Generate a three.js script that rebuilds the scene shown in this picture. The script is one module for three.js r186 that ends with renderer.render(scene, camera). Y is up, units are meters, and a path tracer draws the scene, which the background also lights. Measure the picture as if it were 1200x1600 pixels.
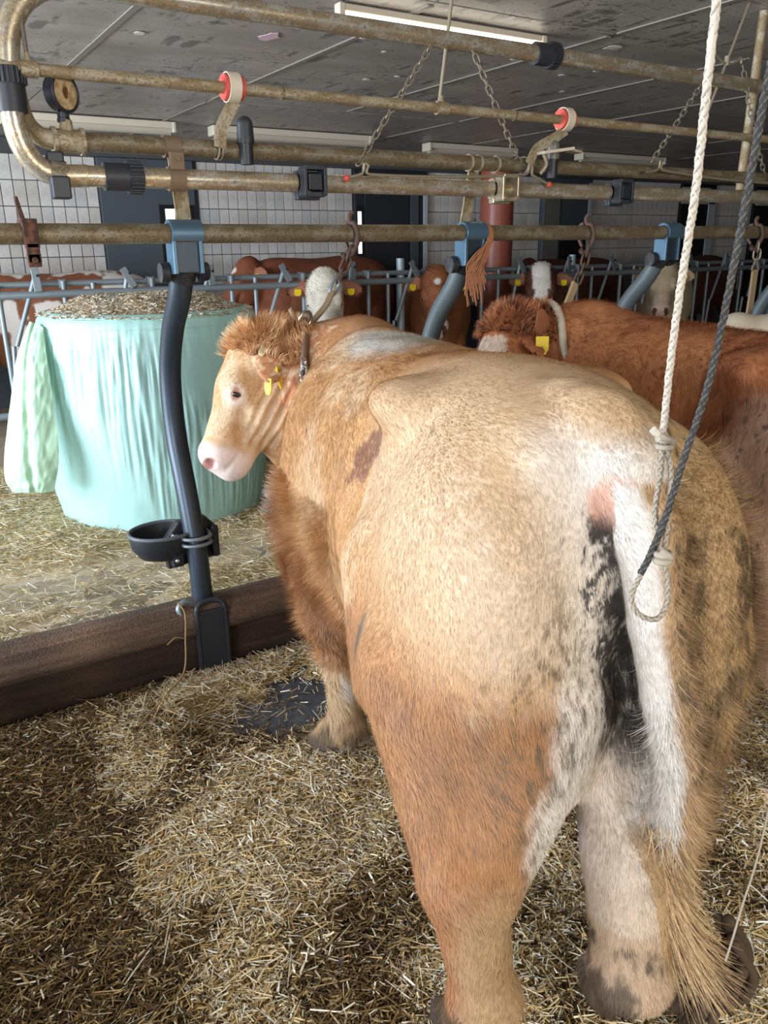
import * as THREE from 'three';
import { mergeGeometries } from 'three/addons/utils/BufferGeometryUtils.js';
import { RoundedBoxGeometry } from 'three/addons/geometries/RoundedBoxGeometry.js';
import { RectAreaLightUniformsLib } from 'three/addons/lights/RectAreaLightUniformsLib.js';

// ------------------------------------------------------------------ camera, light, exposure
// x runs along the row of stalls, -z runs across it towards the feed alley, y is up.
const scene = new THREE.Scene();
const renderer = new THREE.WebGLRenderer({ antialias: true });
renderer.toneMapping = THREE.LinearToneMapping;
renderer.toneMappingExposure = .95;
renderer.shadowMap.enabled = true;
RectAreaLightUniformsLib.init();

const camera = new THREE.PerspectiveCamera(65.66, 0.75, 0.05, 80);
{
  const yaw = 32 * Math.PI / 180, pitch = 18.5 * Math.PI / 180, roll = 0.7 * Math.PI / 180;
  const fw = new THREE.Vector3(Math.sin(yaw) * Math.cos(pitch), -Math.sin(pitch), -Math.cos(yaw) * Math.cos(pitch));
  const rt = new THREE.Vector3(Math.cos(yaw), 0, Math.sin(yaw));
  const up = new THREE.Vector3().crossVectors(rt, fw);
  camera.position.set(0, 1.62, 0);
  camera.up.copy(up.multiplyScalar(Math.cos(roll)).addScaledVector(rt, Math.sin(roll)));
  camera.lookAt(camera.position.clone().add(fw));
}
scene.background = new THREE.Color(0.75, 0.88, 1.0);
scene.backgroundIntensity = 2.2;

// daylight entering through the barn's openings: each light fills one opening and shines inwards
function opening(x, y, z, w, h, tx, ty, tz, power, color) {
  const l = new THREE.RectAreaLight(color, power, w, h);
  l.position.set(x, y, z); l.lookAt(tx, ty, tz); scene.add(l); return l;
}
opening(-3.95, 1.55, -4.3, 3.2, 2.3, 1, 1.35, -4.3, 26, 0xeaf3ff);   // gate at the left end of the feed alley
opening(-3.95, 1.75, 1.0, 2.4, 1.2, 1, 1.6, 1.0, 24, 0xf4f6ff);       // window at the left end of the dung passage
opening(1.2, 1.9, 3.15, 2.6, 1.0, 1.2, 1.3, -1, 17, 0xfff6e6);       // window band in the wall behind the camera

// ------------------------------------------------------------------ helpers
const V = (x, y, z) => new THREE.Vector3(x, y, z);
function rng(seed) { let a = seed >>> 0; return () => { a = (a + 0x6D2B79F5) | 0; let t = Math.imul(a ^ (a >>> 15), 1 | a); t = (t + Math.imul(t ^ (t >>> 7), 61 | t)) ^ t; return ((t ^ (t >>> 14)) >>> 0) / 4294967296; }; }
function hash3(x, y, z) { let h = Math.imul(x, 374761393) ^ Math.imul(y, 668265263) ^ Math.imul(z, 2147483647 - 1274126177); h = Math.imul(h ^ (h >>> 13), 1274126177); h ^= h >>> 16; return (h >>> 0) / 4294967296; }
function noise(x, y, z) {
  const X = Math.floor(x), Y = Math.floor(y), Z = Math.floor(z); x -= X; y -= Y; z -= Z;
  const u = x * x * (3 - 2 * x), v = y * y * (3 - 2 * y), w = z * z * (3 - 2 * z);
  const L = (a, b, t) => a + (b - a) * t;
  return L(L(L(hash3(X, Y, Z), hash3(X + 1, Y, Z), u), L(hash3(X, Y + 1, Z), hash3(X + 1, Y + 1, Z), u), v),
    L(L(hash3(X, Y, Z + 1), hash3(X + 1, Y, Z + 1), u), L(hash3(X, Y + 1, Z + 1), hash3(X + 1, Y + 1, Z + 1), u), v), w);
}
function fbm(x, y, z, o = 4) { let s = 0, a = 0.5, t = 0; for (let i = 0; i < o; i++) { s += a * noise(x, y, z); t += a; a *= 0.5; x = x * 2.03 + 17; y = y * 2.03 + 5; z = z * 2.03 + 11; } return s / t; }
const clamp = (x, a = 0, b = 1) => Math.min(b, Math.max(a, x));
const ss = (a, b, x) => { x = clamp((x - a) / (b - a)); return x * x * (3 - 2 * x); };
const mix = (a, b, t) => a + (b - a) * t;
const mix3 = (a, b, t) => [mix(a[0], b[0], t), mix(a[1], b[1], t), mix(a[2], b[2], t)];
const lin = (hex) => { const c = new THREE.Color(hex); return [c.r, c.g, c.b]; };

const taken = {};
function numbered(n) { const k = taken[n] ?? -1; taken[n] = k + 1; return k < 0 ? n : n + '_' + String(k + 1).padStart(3, '0'); }
function tag(o, label, category, group) { o.userData.label = label; o.userData.category = category; if (group) o.userData.group = group; return o; }
function thing(name, label, category, pos = [0, 0, 0], turn = 0, group) {
  const o = new THREE.Group(); o.name = numbered(name); o.position.set(...pos); o.rotation.y = turn; scene.add(o); return tag(o, label, category, group);
}
function obj(name, geo, mat, parent = scene) {
  if (Array.isArray(geo)) geo = geo.length > 1 ? mergeGeometries(geo.map(g => { const q = g.index ? g.toNonIndexed() : g; for (const k of Object.keys(q.attributes)) if (!['position', 'normal', 'uv'].includes(k)) q.deleteAttribute(k); return q; })) : geo[0];
  const m = new THREE.Mesh(geo, mat); m.name = parent === scene ? numbered(name) : name; m.castShadow = m.receiveShadow = true; parent.add(m); return m;
}
function struct(name, geo, mat, parent = scene) { const m = obj(name, geo, mat, parent); if (parent === scene) m.userData.kind = 'structure'; return m; }
function at(g, x, y, z) { return g.translate(x, y, z); }
function box(w, h, d, x = 0, y = 0, z = 0, bev = 0) { const g = bev ? new RoundedBoxGeometry(w, h, d, 2, bev) : new THREE.BoxGeometry(w, h, d); scaleBoxUV(g, w, h, d); return g.translate(x, y, z); }
function scaleBoxUV(g, w, h, d) { // uv in metres from position and normal
  const p = g.attributes.position, n = g.attributes.normal, uv = g.attributes.uv;
  for (let i = 0; i < p.count; i++) {
    const ax = Math.abs(n.getX(i)), ay = Math.abs(n.getY(i)), az = Math.abs(n.getZ(i));
    if (ax >= ay && ax >= az) uv.setXY(i, p.getZ(i), p.getY(i)); else if (ay >= az) uv.setXY(i, p.getX(i), p.getZ(i)); else uv.setXY(i, p.getX(i), p.getY(i));
  }
}
function cyl(a, b, r, r2 = r, seg = 20) { // closed cylinder from a to b, uv in metres
  a = a.isVector3 ? a : V(...a); b = b.isVector3 ? b : V(...b);
  const L = a.distanceTo(b), g = new THREE.CylinderGeometry(r2, r, L, seg, 1);
  const uv = g.attributes.uv; for (let i = 0; i < uv.count; i++) uv.setXY(i, uv.getX(i) * 6.28 * r, uv.getY(i) * L);
  g.applyQuaternion(new THREE.Quaternion().setFromUnitVectors(V(0, 1, 0), b.clone().sub(a).normalize()));
  return g.translate((a.x + b.x) / 2, (a.y + b.y) / 2, (a.z + b.z) / 2);
}
function tube(pts, r, seg = 40, rad = 12, closed = false, tension = 0.5) {
  const c = new THREE.CatmullRomCurve3(pts.map(p => p.isVector3 ? p : V(...p)), closed, 'catmullrom', tension);
  const L = c.getLength(), g = new THREE.TubeGeometry(c, seg, r, rad, closed), uv = g.attributes.uv;
  for (let i = 0; i < uv.count; i++) uv.setXY(i, uv.getY(i) * 6.28 * r, uv.getX(i) * L);
  return g;
}
function caps(pts, r) { return [pts[0], pts[pts.length - 1]].map(p => new THREE.SphereGeometry(r, 12, 8).translate(...(p.isVector3 ? p.toArray() : p))); }
function ring(x, y, z, R, r, axis = 'x', seg = 24) { const g = new THREE.TorusGeometry(R, r, 8, seg); if (axis === 'x') g.rotateY(Math.PI / 2); if (axis === 'y') g.rotateX(Math.PI / 2); return g.translate(x, y, z); }

// a tiling noise texture: f(u, v, n) returns linear-ish sRGB bytes; n(u, v, freq) is periodic noise
function tileNoise(seed) {
  return (u, v, fx, fy = fx, o = 3) => {
    let s = 0, a = 0.5, t = 0;
    for (let k = 0; k < o; k++) {
      const x = u * fx, y = v * fy, X = Math.floor(x), Y = Math.floor(y), p = x - X, q = y - Y, su = p * p * (3 - 2 * p), sv = q * q * (3 - 2 * q);
      const H = (i, j) => hash3(((i % fx) + fx) % fx, ((j % fy) + fy) % fy, seed + k * 31);
      s += a * mix(mix(H(X, Y), H(X + 1, Y), su), mix(H(X, Y + 1), H(X + 1, Y + 1), su), sv); t += a; a *= 0.5; fx *= 2; fy *= 2;
    }
    return s / t;
  };
}
function texture(size, fn, srgb = true, repeat = [1, 1], seed = 1) {
  const d = new Uint8Array(size * size * 4), n = tileNoise(seed);
  for (let j = 0; j < size; j++) for (let i = 0; i < size; i++) {
    const c = fn(i / size, j / size, n), k = (j * size + i) * 4;
    d[k] = clamp(c[0], 0, 255); d[k + 1] = clamp(c[1], 0, 255); d[k + 2] = clamp(c[2], 0, 255); d[k + 3] = 255;
  }
  const t = new THREE.DataTexture(d, size, size); t.wrapS = t.wrapT = THREE.RepeatWrapping; t.magFilter = THREE.LinearFilter; t.minFilter = THREE.LinearMipmapLinearFilter; t.generateMipmaps = true;
  t.repeat.set(...repeat); if (srgb) t.colorSpace = THREE.SRGBColorSpace; t.needsUpdate = true; return t;
}
const grey = (x) => [x, x, x];
const std = (p) => new THREE.MeshStandardMaterial(p);
const SRGB = (r, g, b) => { const f = (x) => { x /= 255; return x <= 0.04045 ? x / 12.92 : Math.pow((x + 0.055) / 1.055, 2.4); }; return [f(r), f(g), f(b)]; };
// ------------------------------------------------------------------ materials of the building
const tConcrete = texture(512, (u, v, n) => { const a = n(u, v, 6, 6, 5), b = n(u, v, 60, 60, 2); const k = 78 + 60 * (a - .5) + 26 * (b - .5); return [k * .94, k, k * 1.10]; }, true, [.7, .7], 3);
const tAlley = texture(512, (u, v, n) => { const a = n(u, v, 5, 5, 5), b = n(u + .3, v, 80, 80, 2); const k = 168 + 60 * (a - .5) + 34 * (b - .5); return [k, k * .93, k * .80]; }, true, [.6, .6], 8);
const tCeil = texture(1024, (u, v, n) => {
  const a = n(u, v, 5, 5, 5), b = n(u, v, 4, 22, 4), g = n(u + .5, v, 40, 9, 3), s = n(u, v, 120, 120, 2); let k = 168 + 50 * (a - .5) + 34 * (b - .5) + 14 * (s - .5);
  const mould = ss(.60, .72, g * .55 + b * .45); k = mix(k, 84, mould * .6); k = mix(k, 62, ss(.018, .0, Math.abs(b - .52)) * ss(.5, .62, a) * .7); const fly = s > .78 && a > .42 ? .5 : 0; k = mix(k, 30, fly); return [k * 1.0, k * .965, k * .93];
}, true, [.45, .45], 21);
const tTile = texture(256, (u, v, n) => { const a = n(u, v, 6, 6, 4), b = n(u, v, 50, 50, 2); const k = 214 + 26 * (a - .5) + 12 * (b - .5); return [k, k * .985, k * .965]; }, true, [1.7, 1.7], 5);
const tWood = texture(512, (u, v, n) => { const a = n(u, v, 3, 60, 4), b = n(u, v, 6, 6, 4), c = n(u, v, 90, 90, 2); const k = 92 + 70 * (a - .5) + 60 * (b - .5) + 20 * (c - .5); return [k * 1.0, k * .80, k * .66]; }, true, [.8, 1.6], 11);
const tPipe = texture(512, (u, v, n) => {
  const a = n(u, v, 5, 9, 4), b = n(u, v, 40, 70, 3), sp = n(u + .2, v, 64, 128, 2); let c = mix3([208, 204, 192], [176, 162, 136], ss(.40, .62, a)); c = mix3(c, [136, 118, 90], ss(.55, .72, b) * .6); if (sp > .78) c = [232, 224, 204]; return c;
}, true, [5, 2.2], 31);
const tPipeR = texture(512, (u, v, n) => { const a = n(u, v, 5, 9, 4), b = n(u, v, 40, 70, 3); return grey(90 + 130 * ss(.35, .7, a * .6 + b * .4)); }, false, [5, 2.2], 31);
const tRust = texture(256, (u, v, n) => { const a = n(u, v, 8, 8, 4); return mix3([112, 74, 56], [62, 46, 42], ss(.35, .65, a)); }, true, [6, 6], 41);
const tGrime = texture(256, (u, v, n) => { const a = n(u, v, 6, 6, 4), b = n(u, v, 50, 50, 2); return mix3([74, 72, 70], [34, 36, 42], ss(.4, .62, a * .7 + b * .3)); }, true, [4, 4], 43);
const bNoise = texture(256, (u, v, n) => grey(255 * n(u, v, 24, 24, 4)), false, [8, 8], 47);
const M = {
  concrete: std({ map: tConcrete, roughness: .55, bumpMap: bNoise, bumpScale: .002 }),
  alley: std({ map: tAlley, roughness: .9 }),
  ceil: std({ map: tCeil, roughness: .42 }),
  strip: std({ color: 0x8a867e, roughness: .6 }),
  wall: std({ color: 0x8d8a84, roughness: .9 }),
  grout: std({ color: 0x565b60, roughness: .95 }),
  tile: std({ map: tTile, roughness: .35 }), tile2: std({ map: tTile, color: 0xeef0f2, roughness: .3 }), tile3: std({ map: tTile, color: 0xf0eeea, roughness: .4 }),
  slate: std({ color: 0x4d565e, roughness: .6 }), slateDark: std({ color: 0x262b31, roughness: .6 }), black: std({ color: 0x0d0e10, roughness: .7 }), frameWhite: std({ color: 0xb9c2c8, roughness: .6 }),
  beam: std({ color: 0x4a4c4e, roughness: .7 }),
  lampBody: std({ color: 0xcfc6b4, roughness: .6 }),
  red: std({ color: 0xa65c4b, roughness: .38 }),
  pipe: std({ map: tPipe, roughnessMap: tPipeR, roughness: .5, metalness: .62 }),
  rail: std({ map: tPipe, color: 0xcfc8b8, roughness: .65, metalness: .25 }),
  dull: std({ map: tPipe, color: 0xa7a194, roughness: .55, metalness: .35 }),
  galv: std({ color: 0x8f9aa2, roughness: .5, metalness: .65 }), galvPaint: std({ color: 0x8b969c, roughness: .45, metalness: .35 }),
  steelBlue: std({ color: 0x557389, roughness: .4, metalness: .5 }),
  post: std({ color: 0x3a4550, roughness: .38, metalness: .5 }), postGrey: std({ color: 0x596468, roughness: .5, metalness: .3 }),
  rust: std({ map: tRust, roughness: .8, metalness: .2 }), grime: std({ map: tGrime, roughness: .6, metalness: .2 }),
  blackPl: std({ color: 0x23272d, roughness: .45 }), blackRub: std({ color: 0x2b2f36, roughness: .5 }), redPl: std({ color: 0xd2564a, roughness: .5 }), whitePl: std({ color: 0xcfc6b2, roughness: .55 }),
  chain: std({ color: 0x8d8676, roughness: .5, metalness: .55 }), chainRust: std({ color: 0x5d4a40, roughness: .65, metalness: .4 }), chrome: std({ color: 0xc8c8c6, roughness: .22, metalness: .95 }),
  wire: std({ color: 0x9a907c, roughness: .5, metalness: .5 }), brass: std({ color: 0xb59a68, roughness: .35, metalness: .8 }),
  strap: std({ color: 0xa08a6c, roughness: .9 }),
  wood: std({ map: tWood, roughness: .72, bumpMap: bNoise, bumpScale: .004 }),
  tagY: std({ color: 0xe6c81e, roughness: .5 }),
};
M.grout.side = THREE.DoubleSide;

// ------------------------------------------------------------------ the room
const X0 = -4, X1 = 17, Z0 = -8.8, Z1 = 3.2, CEIL = 2.62, ALLEY = .10;
struct('floor', box(X1 - X0, .2, Z1 + 2.84, (X0 + X1) / 2, -.1, (Z1 - 2.84) / 2), M.concrete);
struct('floor_alley', box(X1 - X0, .2 + ALLEY, -2.90 - Z0, (X0 + X1) / 2, ALLEY / 2 - .1, (Z0 - 2.90) / 2), M.alley);
// ceiling: a slab that carries sheets with open joints, battens over the cross joints
const ceiling = struct('ceiling', box(X1 - X0 + .4, .12, Z1 - Z0 + .4, (X0 + X1) / 2, CEIL + .08, (Z0 + Z1) / 2), M.beam);
{
  const zs = [Z0, -6.0, -3.24, -.5, Z1]; let k = 0;
  for (let j = 0; j + 1 < zs.length; j++) for (let i = 0; i < 19; i++) {
    const x = X0 + .78 + (i - 1) * 1.11, w = 1.10; if (x + w < X0 || x > X1 - .1) continue; const a = Math.max(x, X0 + .005), b = Math.min(x + w, X1 - .005), d = zs[j + 1] - zs[j] - .012;
    const g = box(b - a, .016, d, 0, 0, 0); const uv = g.attributes.uv; for (let q = 0; q < uv.count; q++) uv.setXY(q, uv.getX(q) + i * .37, uv.getY(q) + j * .61);
    const m = obj('ceiling_sheet', g, M.ceil, ceiling); m.position.set((a + b) / 2, CEIL + .012 + (k % 3) * .0015, (zs[j] + zs[j + 1]) / 2); k++;
  }
  for (const [x, z0, z1] of [[1.215, -5.95, -3.28], [2.325, -5.95, -3.28], [3.435, -5.95, -3.28], [4.545, -5.95, -3.28], [5.655, -5.95, -3.28], [3.435, -3.2, -.6], [2.325, -8.6, -6.05], [4.545, -8.6, -6.05]]) obj('cover_strip', box(.034, .006, z1 - z0, x, CEIL + .001, (z0 + z1) / 2), M.strip, ceiling);
  // flakes of paint and old whitewash that hang from the sheets
  const R = rng(77), flake = [std({ color: 0xd9d2c4, roughness: .8 }), std({ color: 0xd8b9c6, roughness: .8 })];
  for (const [x, z, s, pk] of [[1.93, -4.10, .055, 1], [2.9, -4.8, .03, 0], [3.02, -4.62, .022, 0], [3.62, -3.42, .045, 0], [3.35, -3.9, .025, 0], [1.62, -3.7, .02, 0], [1.35, -4.35, .028, 0], [3.9, -4.1, .022, 0], [4.3, -4.5, .02, 0], [3.9, -5.4, .03, 0], [4.15, -5.4, .03, 0], [2.35, -3.9, .018, 0], [2.6, -4.1, .016, 0], [4.0, -3.9, .02, 0]]) {
    const sh = new THREE.Shape(); for (let i = 0; i < 9; i++) { const a = i / 9 * 6.283, r = s * (.6 + .6 * R()); i ? sh.lineTo(Math.cos(a) * r, Math.sin(a) * r * 1.3) : sh.moveTo(r, 0); }
    const g = new THREE.ExtrudeGeometry(sh, { depth: .002, bevelEnabled: false }); g.rotateX(Math.PI / 2 + .12 * (R() - .5)); const m = obj('paint_flake', g, flake[pk], ceiling); m.position.set(x, CEIL - .002, z);
  }
}
// outer walls, with the openings that let the day in
function wallX(name, x, t, holes) { // wall in a plane of constant x; holes [z0, z1, y0, y1] sorted by z
  const gs = []; let z = Z0 - .2; for (const [a, b, y0, y1] of holes) { gs.push(box(t, CEIL + .1, a - z, x, CEIL / 2, (a + z) / 2)); if (y0 > 0) gs.push(box(t, y0, b - a, x, y0 / 2, (a + b) / 2)); gs.push(box(t, CEIL + .05 - y1, b - a, x, (CEIL + .05 + y1) / 2, (a + b) / 2)); z = b; }
  gs.push(box(t, CEIL + .1, Z1 + .2 - z, x, CEIL / 2, (Z1 + .2 + z) / 2)); return struct(name, gs, M.wall);
}
wallX('wall_left', X0 - .1, .2, [[-5.9, -2.7, .1, 2.45], [-.2, 2.2, .95, 2.35]]);
wallX('wall_right', X1 + .1, .2, []);
{
  const gs = []; let x = X0 - .1; for (const [a, b, y0, y1] of [[-.1, 2.5, 1.2, 2.4]]) { gs.push(box(a - x, CEIL + .1, .2, (a + x) / 2, CEIL / 2, Z1 + .1), box(b - a, y0, .2, (a + b) / 2, y0 / 2, Z1 + .1), box(b - a, CEIL + .05 - y1, .2, (a + b) / 2, (CEIL + .05 + y1) / 2, Z1 + .1)); x = b; }
  gs.push(box(X1 + .1 - x, CEIL + .1, .2, (X1 + .1 + x) / 2, CEIL / 2, Z1 + .1)); struct('wall_rear', gs, M.wall);
}
// the wall across the barn: upright split tiles between dark doors
const wallBack = struct('wall_back', box(X1 - X0 + .4, CEIL + .1, .2, (X0 + X1) / 2, CEIL / 2, Z0 - .1), M.grout);
{
  const R = rng(9), pw = .112, ph = .236, tg = new RoundedBoxGeometry(pw - .008, ph - .008, .012, 1, .002), list = []; scaleBoxUV(tg);
  for (const [a, b] of [[.4, 2.15], [3.15, 5.10], [6.17, 8.10], [9.03, 11.0], [11.84, 12.86]]) { const n = Math.floor((b - a) / pw); for (let i = 0; i < n; i++) for (let r = 0; r < 7; r++) list.push([b - (i + .5) * pw, 2.50 - (r + .5) * ph]); }
  list.sort((p, q) => (p[0] + (p[1] < 1.3 ? 9 : 0)) - (q[0] + (q[1] < 1.3 ? 9 : 0)));
  const rest = [], mats = [M.tile, M.tile, M.tile2, M.tile3];
  list.forEach(([x, y], i) => { const dz = Z0 + .004 + R() * .002; if (i < 300) { const m = obj('wall_tile', tg, mats[(R() * 4) | 0], wallBack); m.position.set(x, y, dz); m.rotation.z = (R() - .5) * .006; } else rest.push(tg.clone().translate(x, y, dz)); });
  const m = obj('far_wall_tiles', rest, M.tile, wallBack); m.userData.kind = 'stuff';
}
struct('trim_1', box(X1 - X0, .13, .16, (X0 + X1) / 2, CEIL - .065, Z0 + .08), M.beam);
const paneLit = std({ color: 0xffffff, emissive: 0xf2f8ff, emissiveIntensity: 1.4, roughness: .4 });
function door(n, x0, x1, mat, parts) { const d = struct('door_' + n, box(x1 - x0, 2.44, .05, (x0 + x1) / 2, 1.32, Z0 + .03, .004), mat); for (const [name, a, b, y0, y1, m, dz = .062] of parts) obj(name, box(b - a, y1 - y0, .02, (a + b) / 2, (y0 + y1) / 2, Z0 + dz, .003), m, d); return d; }
door(1, 2.16, 3.14, M.slate, [['window_frame', 2.74, 3.12, 1.46, 2.06, M.black, .058], ['window_pane', 2.80, 3.06, 1.50, 2.02, paneLit, .064], ['glazing_bar', 2.90, 2.955, 1.5, 2.02, M.black, .07]]);
door(2, 5.11, 6.16, M.slateDark, [['door_leaf', 5.24, 5.88, .3, 2.40, M.slateDark], ['door_jamb', 5.90, 6.02, .2, 2.44, M.slate], ['window_frame', 5.12, 5.26, 1.5, 2.08, M.black, .06], ['window_pane', 5.135, 5.185, 1.54, 2.02, paneLit, .068], ['jamb_edge', 6.10, 6.16, .2, 2.44, M.frameWhite]]);
door(3, 8.11, 9.02, M.slate, [['door_jamb', 8.12, 8.42, .2, 2.44, std({ color: 0x6d6c68, roughness: .8 })], ['door_leaf', 8.45, 8.95, .2, 1.86, M.black], ['jamb_edge', 8.98, 9.04, .2, 2.44, M.frameWhite]]);
door(4, 11.01, 11.83, M.black, [['jamb_edge', 11.66, 11.83, .2, 2.2, M.frameWhite], ['lintel', 11.0, 11.66, 2.2, 2.44, M.tile3]]);
door(5, 12.87, 14.2, M.black, [['lintel', 12.9, 14.2, 2.2, 2.44, M.tile3]]);
// red steel column in the pens across the alley
{
  const c = struct('red_column', cyl([6.52, 0, -7.82], [6.52, CEIL + .02, -7.82], .198, .198, 40), M.red); c.userData.kind = undefined; delete c.userData.kind; tag(c, 'round brick-red column behind the feed fence', 'column');
}
// fluorescent casings along the ceiling, unlit across the alley, one lit above the stalls
function casing(name, label, x0, x1, z, lit) {
  const t = thing(name, label, 'lamp', [(x0 + x1) / 2, CEIL, z]); const L = x1 - x0;
  obj('casing', lit ? box(L, .028, .036, 0, -.016, 0, .006) : box(L, .055, .13, 0, -.03, 0, .012), M.lampBody, t);
  const dy = lit ? -.047 : -.062; obj('diffuser', cyl([-L / 2 + .02, dy, 0], [L / 2 - .02, dy, 0], lit ? .014 : .04, lit ? .014 : .04, 16), lit ? std({ color: 0xffffff, emissive: 0xfff3dc, emissiveIntensity: 5 }) : std({ color: 0xb9b2a2, roughness: .45 }), t);
  for (const s of [-1, 1]) obj('end_cap', lit ? box(.03, .06, .05, s * (L / 2), -.032, 0, .006) : box(.03, .08, .14, s * (L / 2), -.045, 0, .008), M.lampBody, t);
  if (lit) { const l = new THREE.RectAreaLight(0xfff1da, 14, L - .06, .03); l.position.set(0, -.064, 0); l.lookAt(V((x0 + x1) / 2, 0, z)); l.rotation.set(-Math.PI / 2, 0, 0); t.add(l); }
  return t;
}
casing('ceiling_lamp', 'lit tube lamp above the upper milk pipe', 1.95, 3.12, -3.43, true);
casing('ceiling_lamp', 'unlit lamp casing nearest the pressure gauge', 1.1, 2.4, -7.1, false);
casing('ceiling_lamp', 'unlit lamp casing behind the left chain of the wire bow', 2.75, 4.3, -7.1, false);
casing('ceiling_lamp', 'unlit lamp casing just left of the red column', 5.10, 6.25, -7.25, false);
casing('ceiling_lamp', 'unlit lamp casing right of the red column', 7.2, 8.6, -7.2, false);
// window and gate frames of the openings outside the picture
for (const [n, z0, z1, y0, y1] of [[1, -.2, 2.2, .95, 2.35]]) struct('window_' + n, [box(.08, .06, z1 - z0, X0, y0 + .03, (z0 + z1) / 2), box(.08, .06, z1 - z0, X0, y1 - .03, (z0 + z1) / 2), box(.08, y1 - y0, .06, X0, (y0 + y1) / 2, (z0 + z1) / 2)], M.frameWhite);
struct('window_2', [box(2.6, .06, .08, 1.2, 1.23, Z1), box(2.6, .06, .08, 1.2, 2.37, Z1), box(.06, 1.2, .08, .75, 1.8, Z1), box(.06, 1.2, .08, 1.65, 1.8, Z1)], M.frameWhite);
// ------------------------------------------------------------------ stall rail, posts, milking lines
const ZP = -2.55, ZR = -2.72;
{
  const t = thing('neck_rail', 'long dull steel rail clamped across the tops of the curved posts', 'rail', [2.5, 1.668, ZR]);
  obj('pipe', cyl([-3.2, 0, 0], [9, 0, 0], .031, .031, 28), M.dull, t);
}
// round-bar chain link and chain helper: links alternate by a quarter turn
const linkGeo = {}; function linkShape(L, W, r) { const k = L + '|' + W + '|' + r; if (!linkGeo[k]) { const p = [], a = L / 2 - W / 2; for (let i = 0; i < 20; i++) { const t = i / 20 * 6.283; p.push(V(Math.cos(t) * W / 2, Math.sin(t) * W / 2 + (Math.sin(t) >= 0 ? a : -a), 0)); } linkGeo[k] = new THREE.TubeGeometry(new THREE.CatmullRomCurve3(p, true), 28, r, 6, true); } return linkGeo[k]; }
function chain(parent, pts, L, W, r, mat, name = 'chain') {
  const g = new THREE.Group(); g.name = name; parent.add(g); const c = new THREE.CatmullRomCurve3(pts.map(p => V(...p))), len = c.getLength(), n = Math.max(2, Math.round(len / (L - 2.6 * r)));
  for (let i = 0; i < n; i++) { const t = (i + .5) / n, p = c.getPointAt(t), d = c.getTangentAt(t), m = obj('link', linkShape(L, W, r), mat, g); m.position.copy(p); m.quaternion.setFromUnitVectors(V(0, 1, 0), d).multiply(new THREE.Quaternion().setFromAxisAngle(V(0, 1, 0), i % 2 ? .78 : -.78)); }
  return g;
}
// a curved post: hangs from the rail, bows towards the alley and comes back to the kerb
function stallPost(x, label, mat, dir) {
  const t = thing('stall_post', label, 'post', [x, 0, -2.88], 0, 'curved posts of the stall row');
  const pts = [[0, 1.56, .11], [0, 1.46, .05], [0, 1.34, -.06], [0, 1.2, -.135], [0, 1.05, -.155], [0, .9, -.14], [0, .7, -.075], [0, .5, -.02], [0, .3, 0], [0, -.02, 0]];
  obj('tube', [tube(pts, .041, 60, 20)], mat, t);
  obj('collar', [cyl([0, 1.575, .125], [0, 1.53, .09], .047, .05, 20)], M.grime, t);
  // clamp: saddle over the rail and a channel down to the post
  const sad = new THREE.Shape(); sad.absarc(0, 0, .043, -.5, Math.PI + .5, false); sad.absarc(0, 0, .034, Math.PI + .5, -.5, true);
  const sg = new THREE.ExtrudeGeometry(sad, { depth: .105, bevelEnabled: true, bevelSize: .002, bevelThickness: .002, bevelSegments: 1, steps: 1, curveSegments: 16 }); sg.rotateY(-Math.PI / 2); sg.translate(.052, 1.668, .16);
  const cl = obj('rail_clamp', [sg, box(.014, .12, .075, -.045, 1.60, .15, .003), box(.014, .12, .075, .045, 1.60, .15, .003)], M.steelBlue, t); obj('channel', box(.078, .115, .03, 0, 1.60, .16, .004), M.post, cl);
  obj('clamp_bolt', [cyl([-.075, 1.545, .12], [.075, 1.545, .12], .011, .011, 10), cyl([-.082, 1.545, .12], [-.055, 1.545, .12], .032, .034, 16), cyl([.055, 1.545, .12], [.085, 1.545, .12], .036, .03, 16)], M.grime, cl);
  obj('set_screw', cyl([.012, 1.708, .16], [.012, 1.722, .16], .007, .007, 8), M.grime, cl);
  return t;
}
stallPost(.93, 'dark curved stall post carrying the black water bowl', M.post);
stallPost(2.14, 'grey curved stall post with ginger hair hanging at its clamp', M.postGrey);
stallPost(3.36, 'grey curved stall post rising behind the white rope', M.postGrey);
stallPost(4.60, 'grey curved stall post at the right edge behind the black rope', M.postGrey);
// kerb of timber: a log on a plank
{
  const t = thing('timber_kerb', 'long brown timber kerb with rounded top log at the edge of the stall', 'kerb', [4, 0, -2.88]);
  const n = 90, rs = 14, L = 13, g = new THREE.CylinderGeometry(.09, .09, L, rs * 2, n, true); g.rotateZ(Math.PI / 2); const p = g.attributes.position, uv = g.attributes.uv;
  for (let i = 0; i < p.count; i++) { const x = p.getX(i), y = p.getY(i), z = p.getZ(i), w = 1 + .10 * (fbm(x * 1.5, y * 9, z * 9, 3) - .5) * 2 + .05 * (noise(x * 8, y * 30, z * 30) - .5); p.setXYZ(i, x, Math.max(-.045, y * .92 * w), z * 1.05 * w); uv.setXY(i, x, uv.getX(i) * .6); }
  g.computeVertexNormals(); g.translate(0, .205, 0); obj('log', g, M.wood, t);
  obj('plank', box(L, .20, .12, 0, .07, .0, .010), std({ map: tWood, color: 0x9a8f88, roughness: .85, bumpMap: bNoise, bumpScale: .004 }), t);
}
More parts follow.
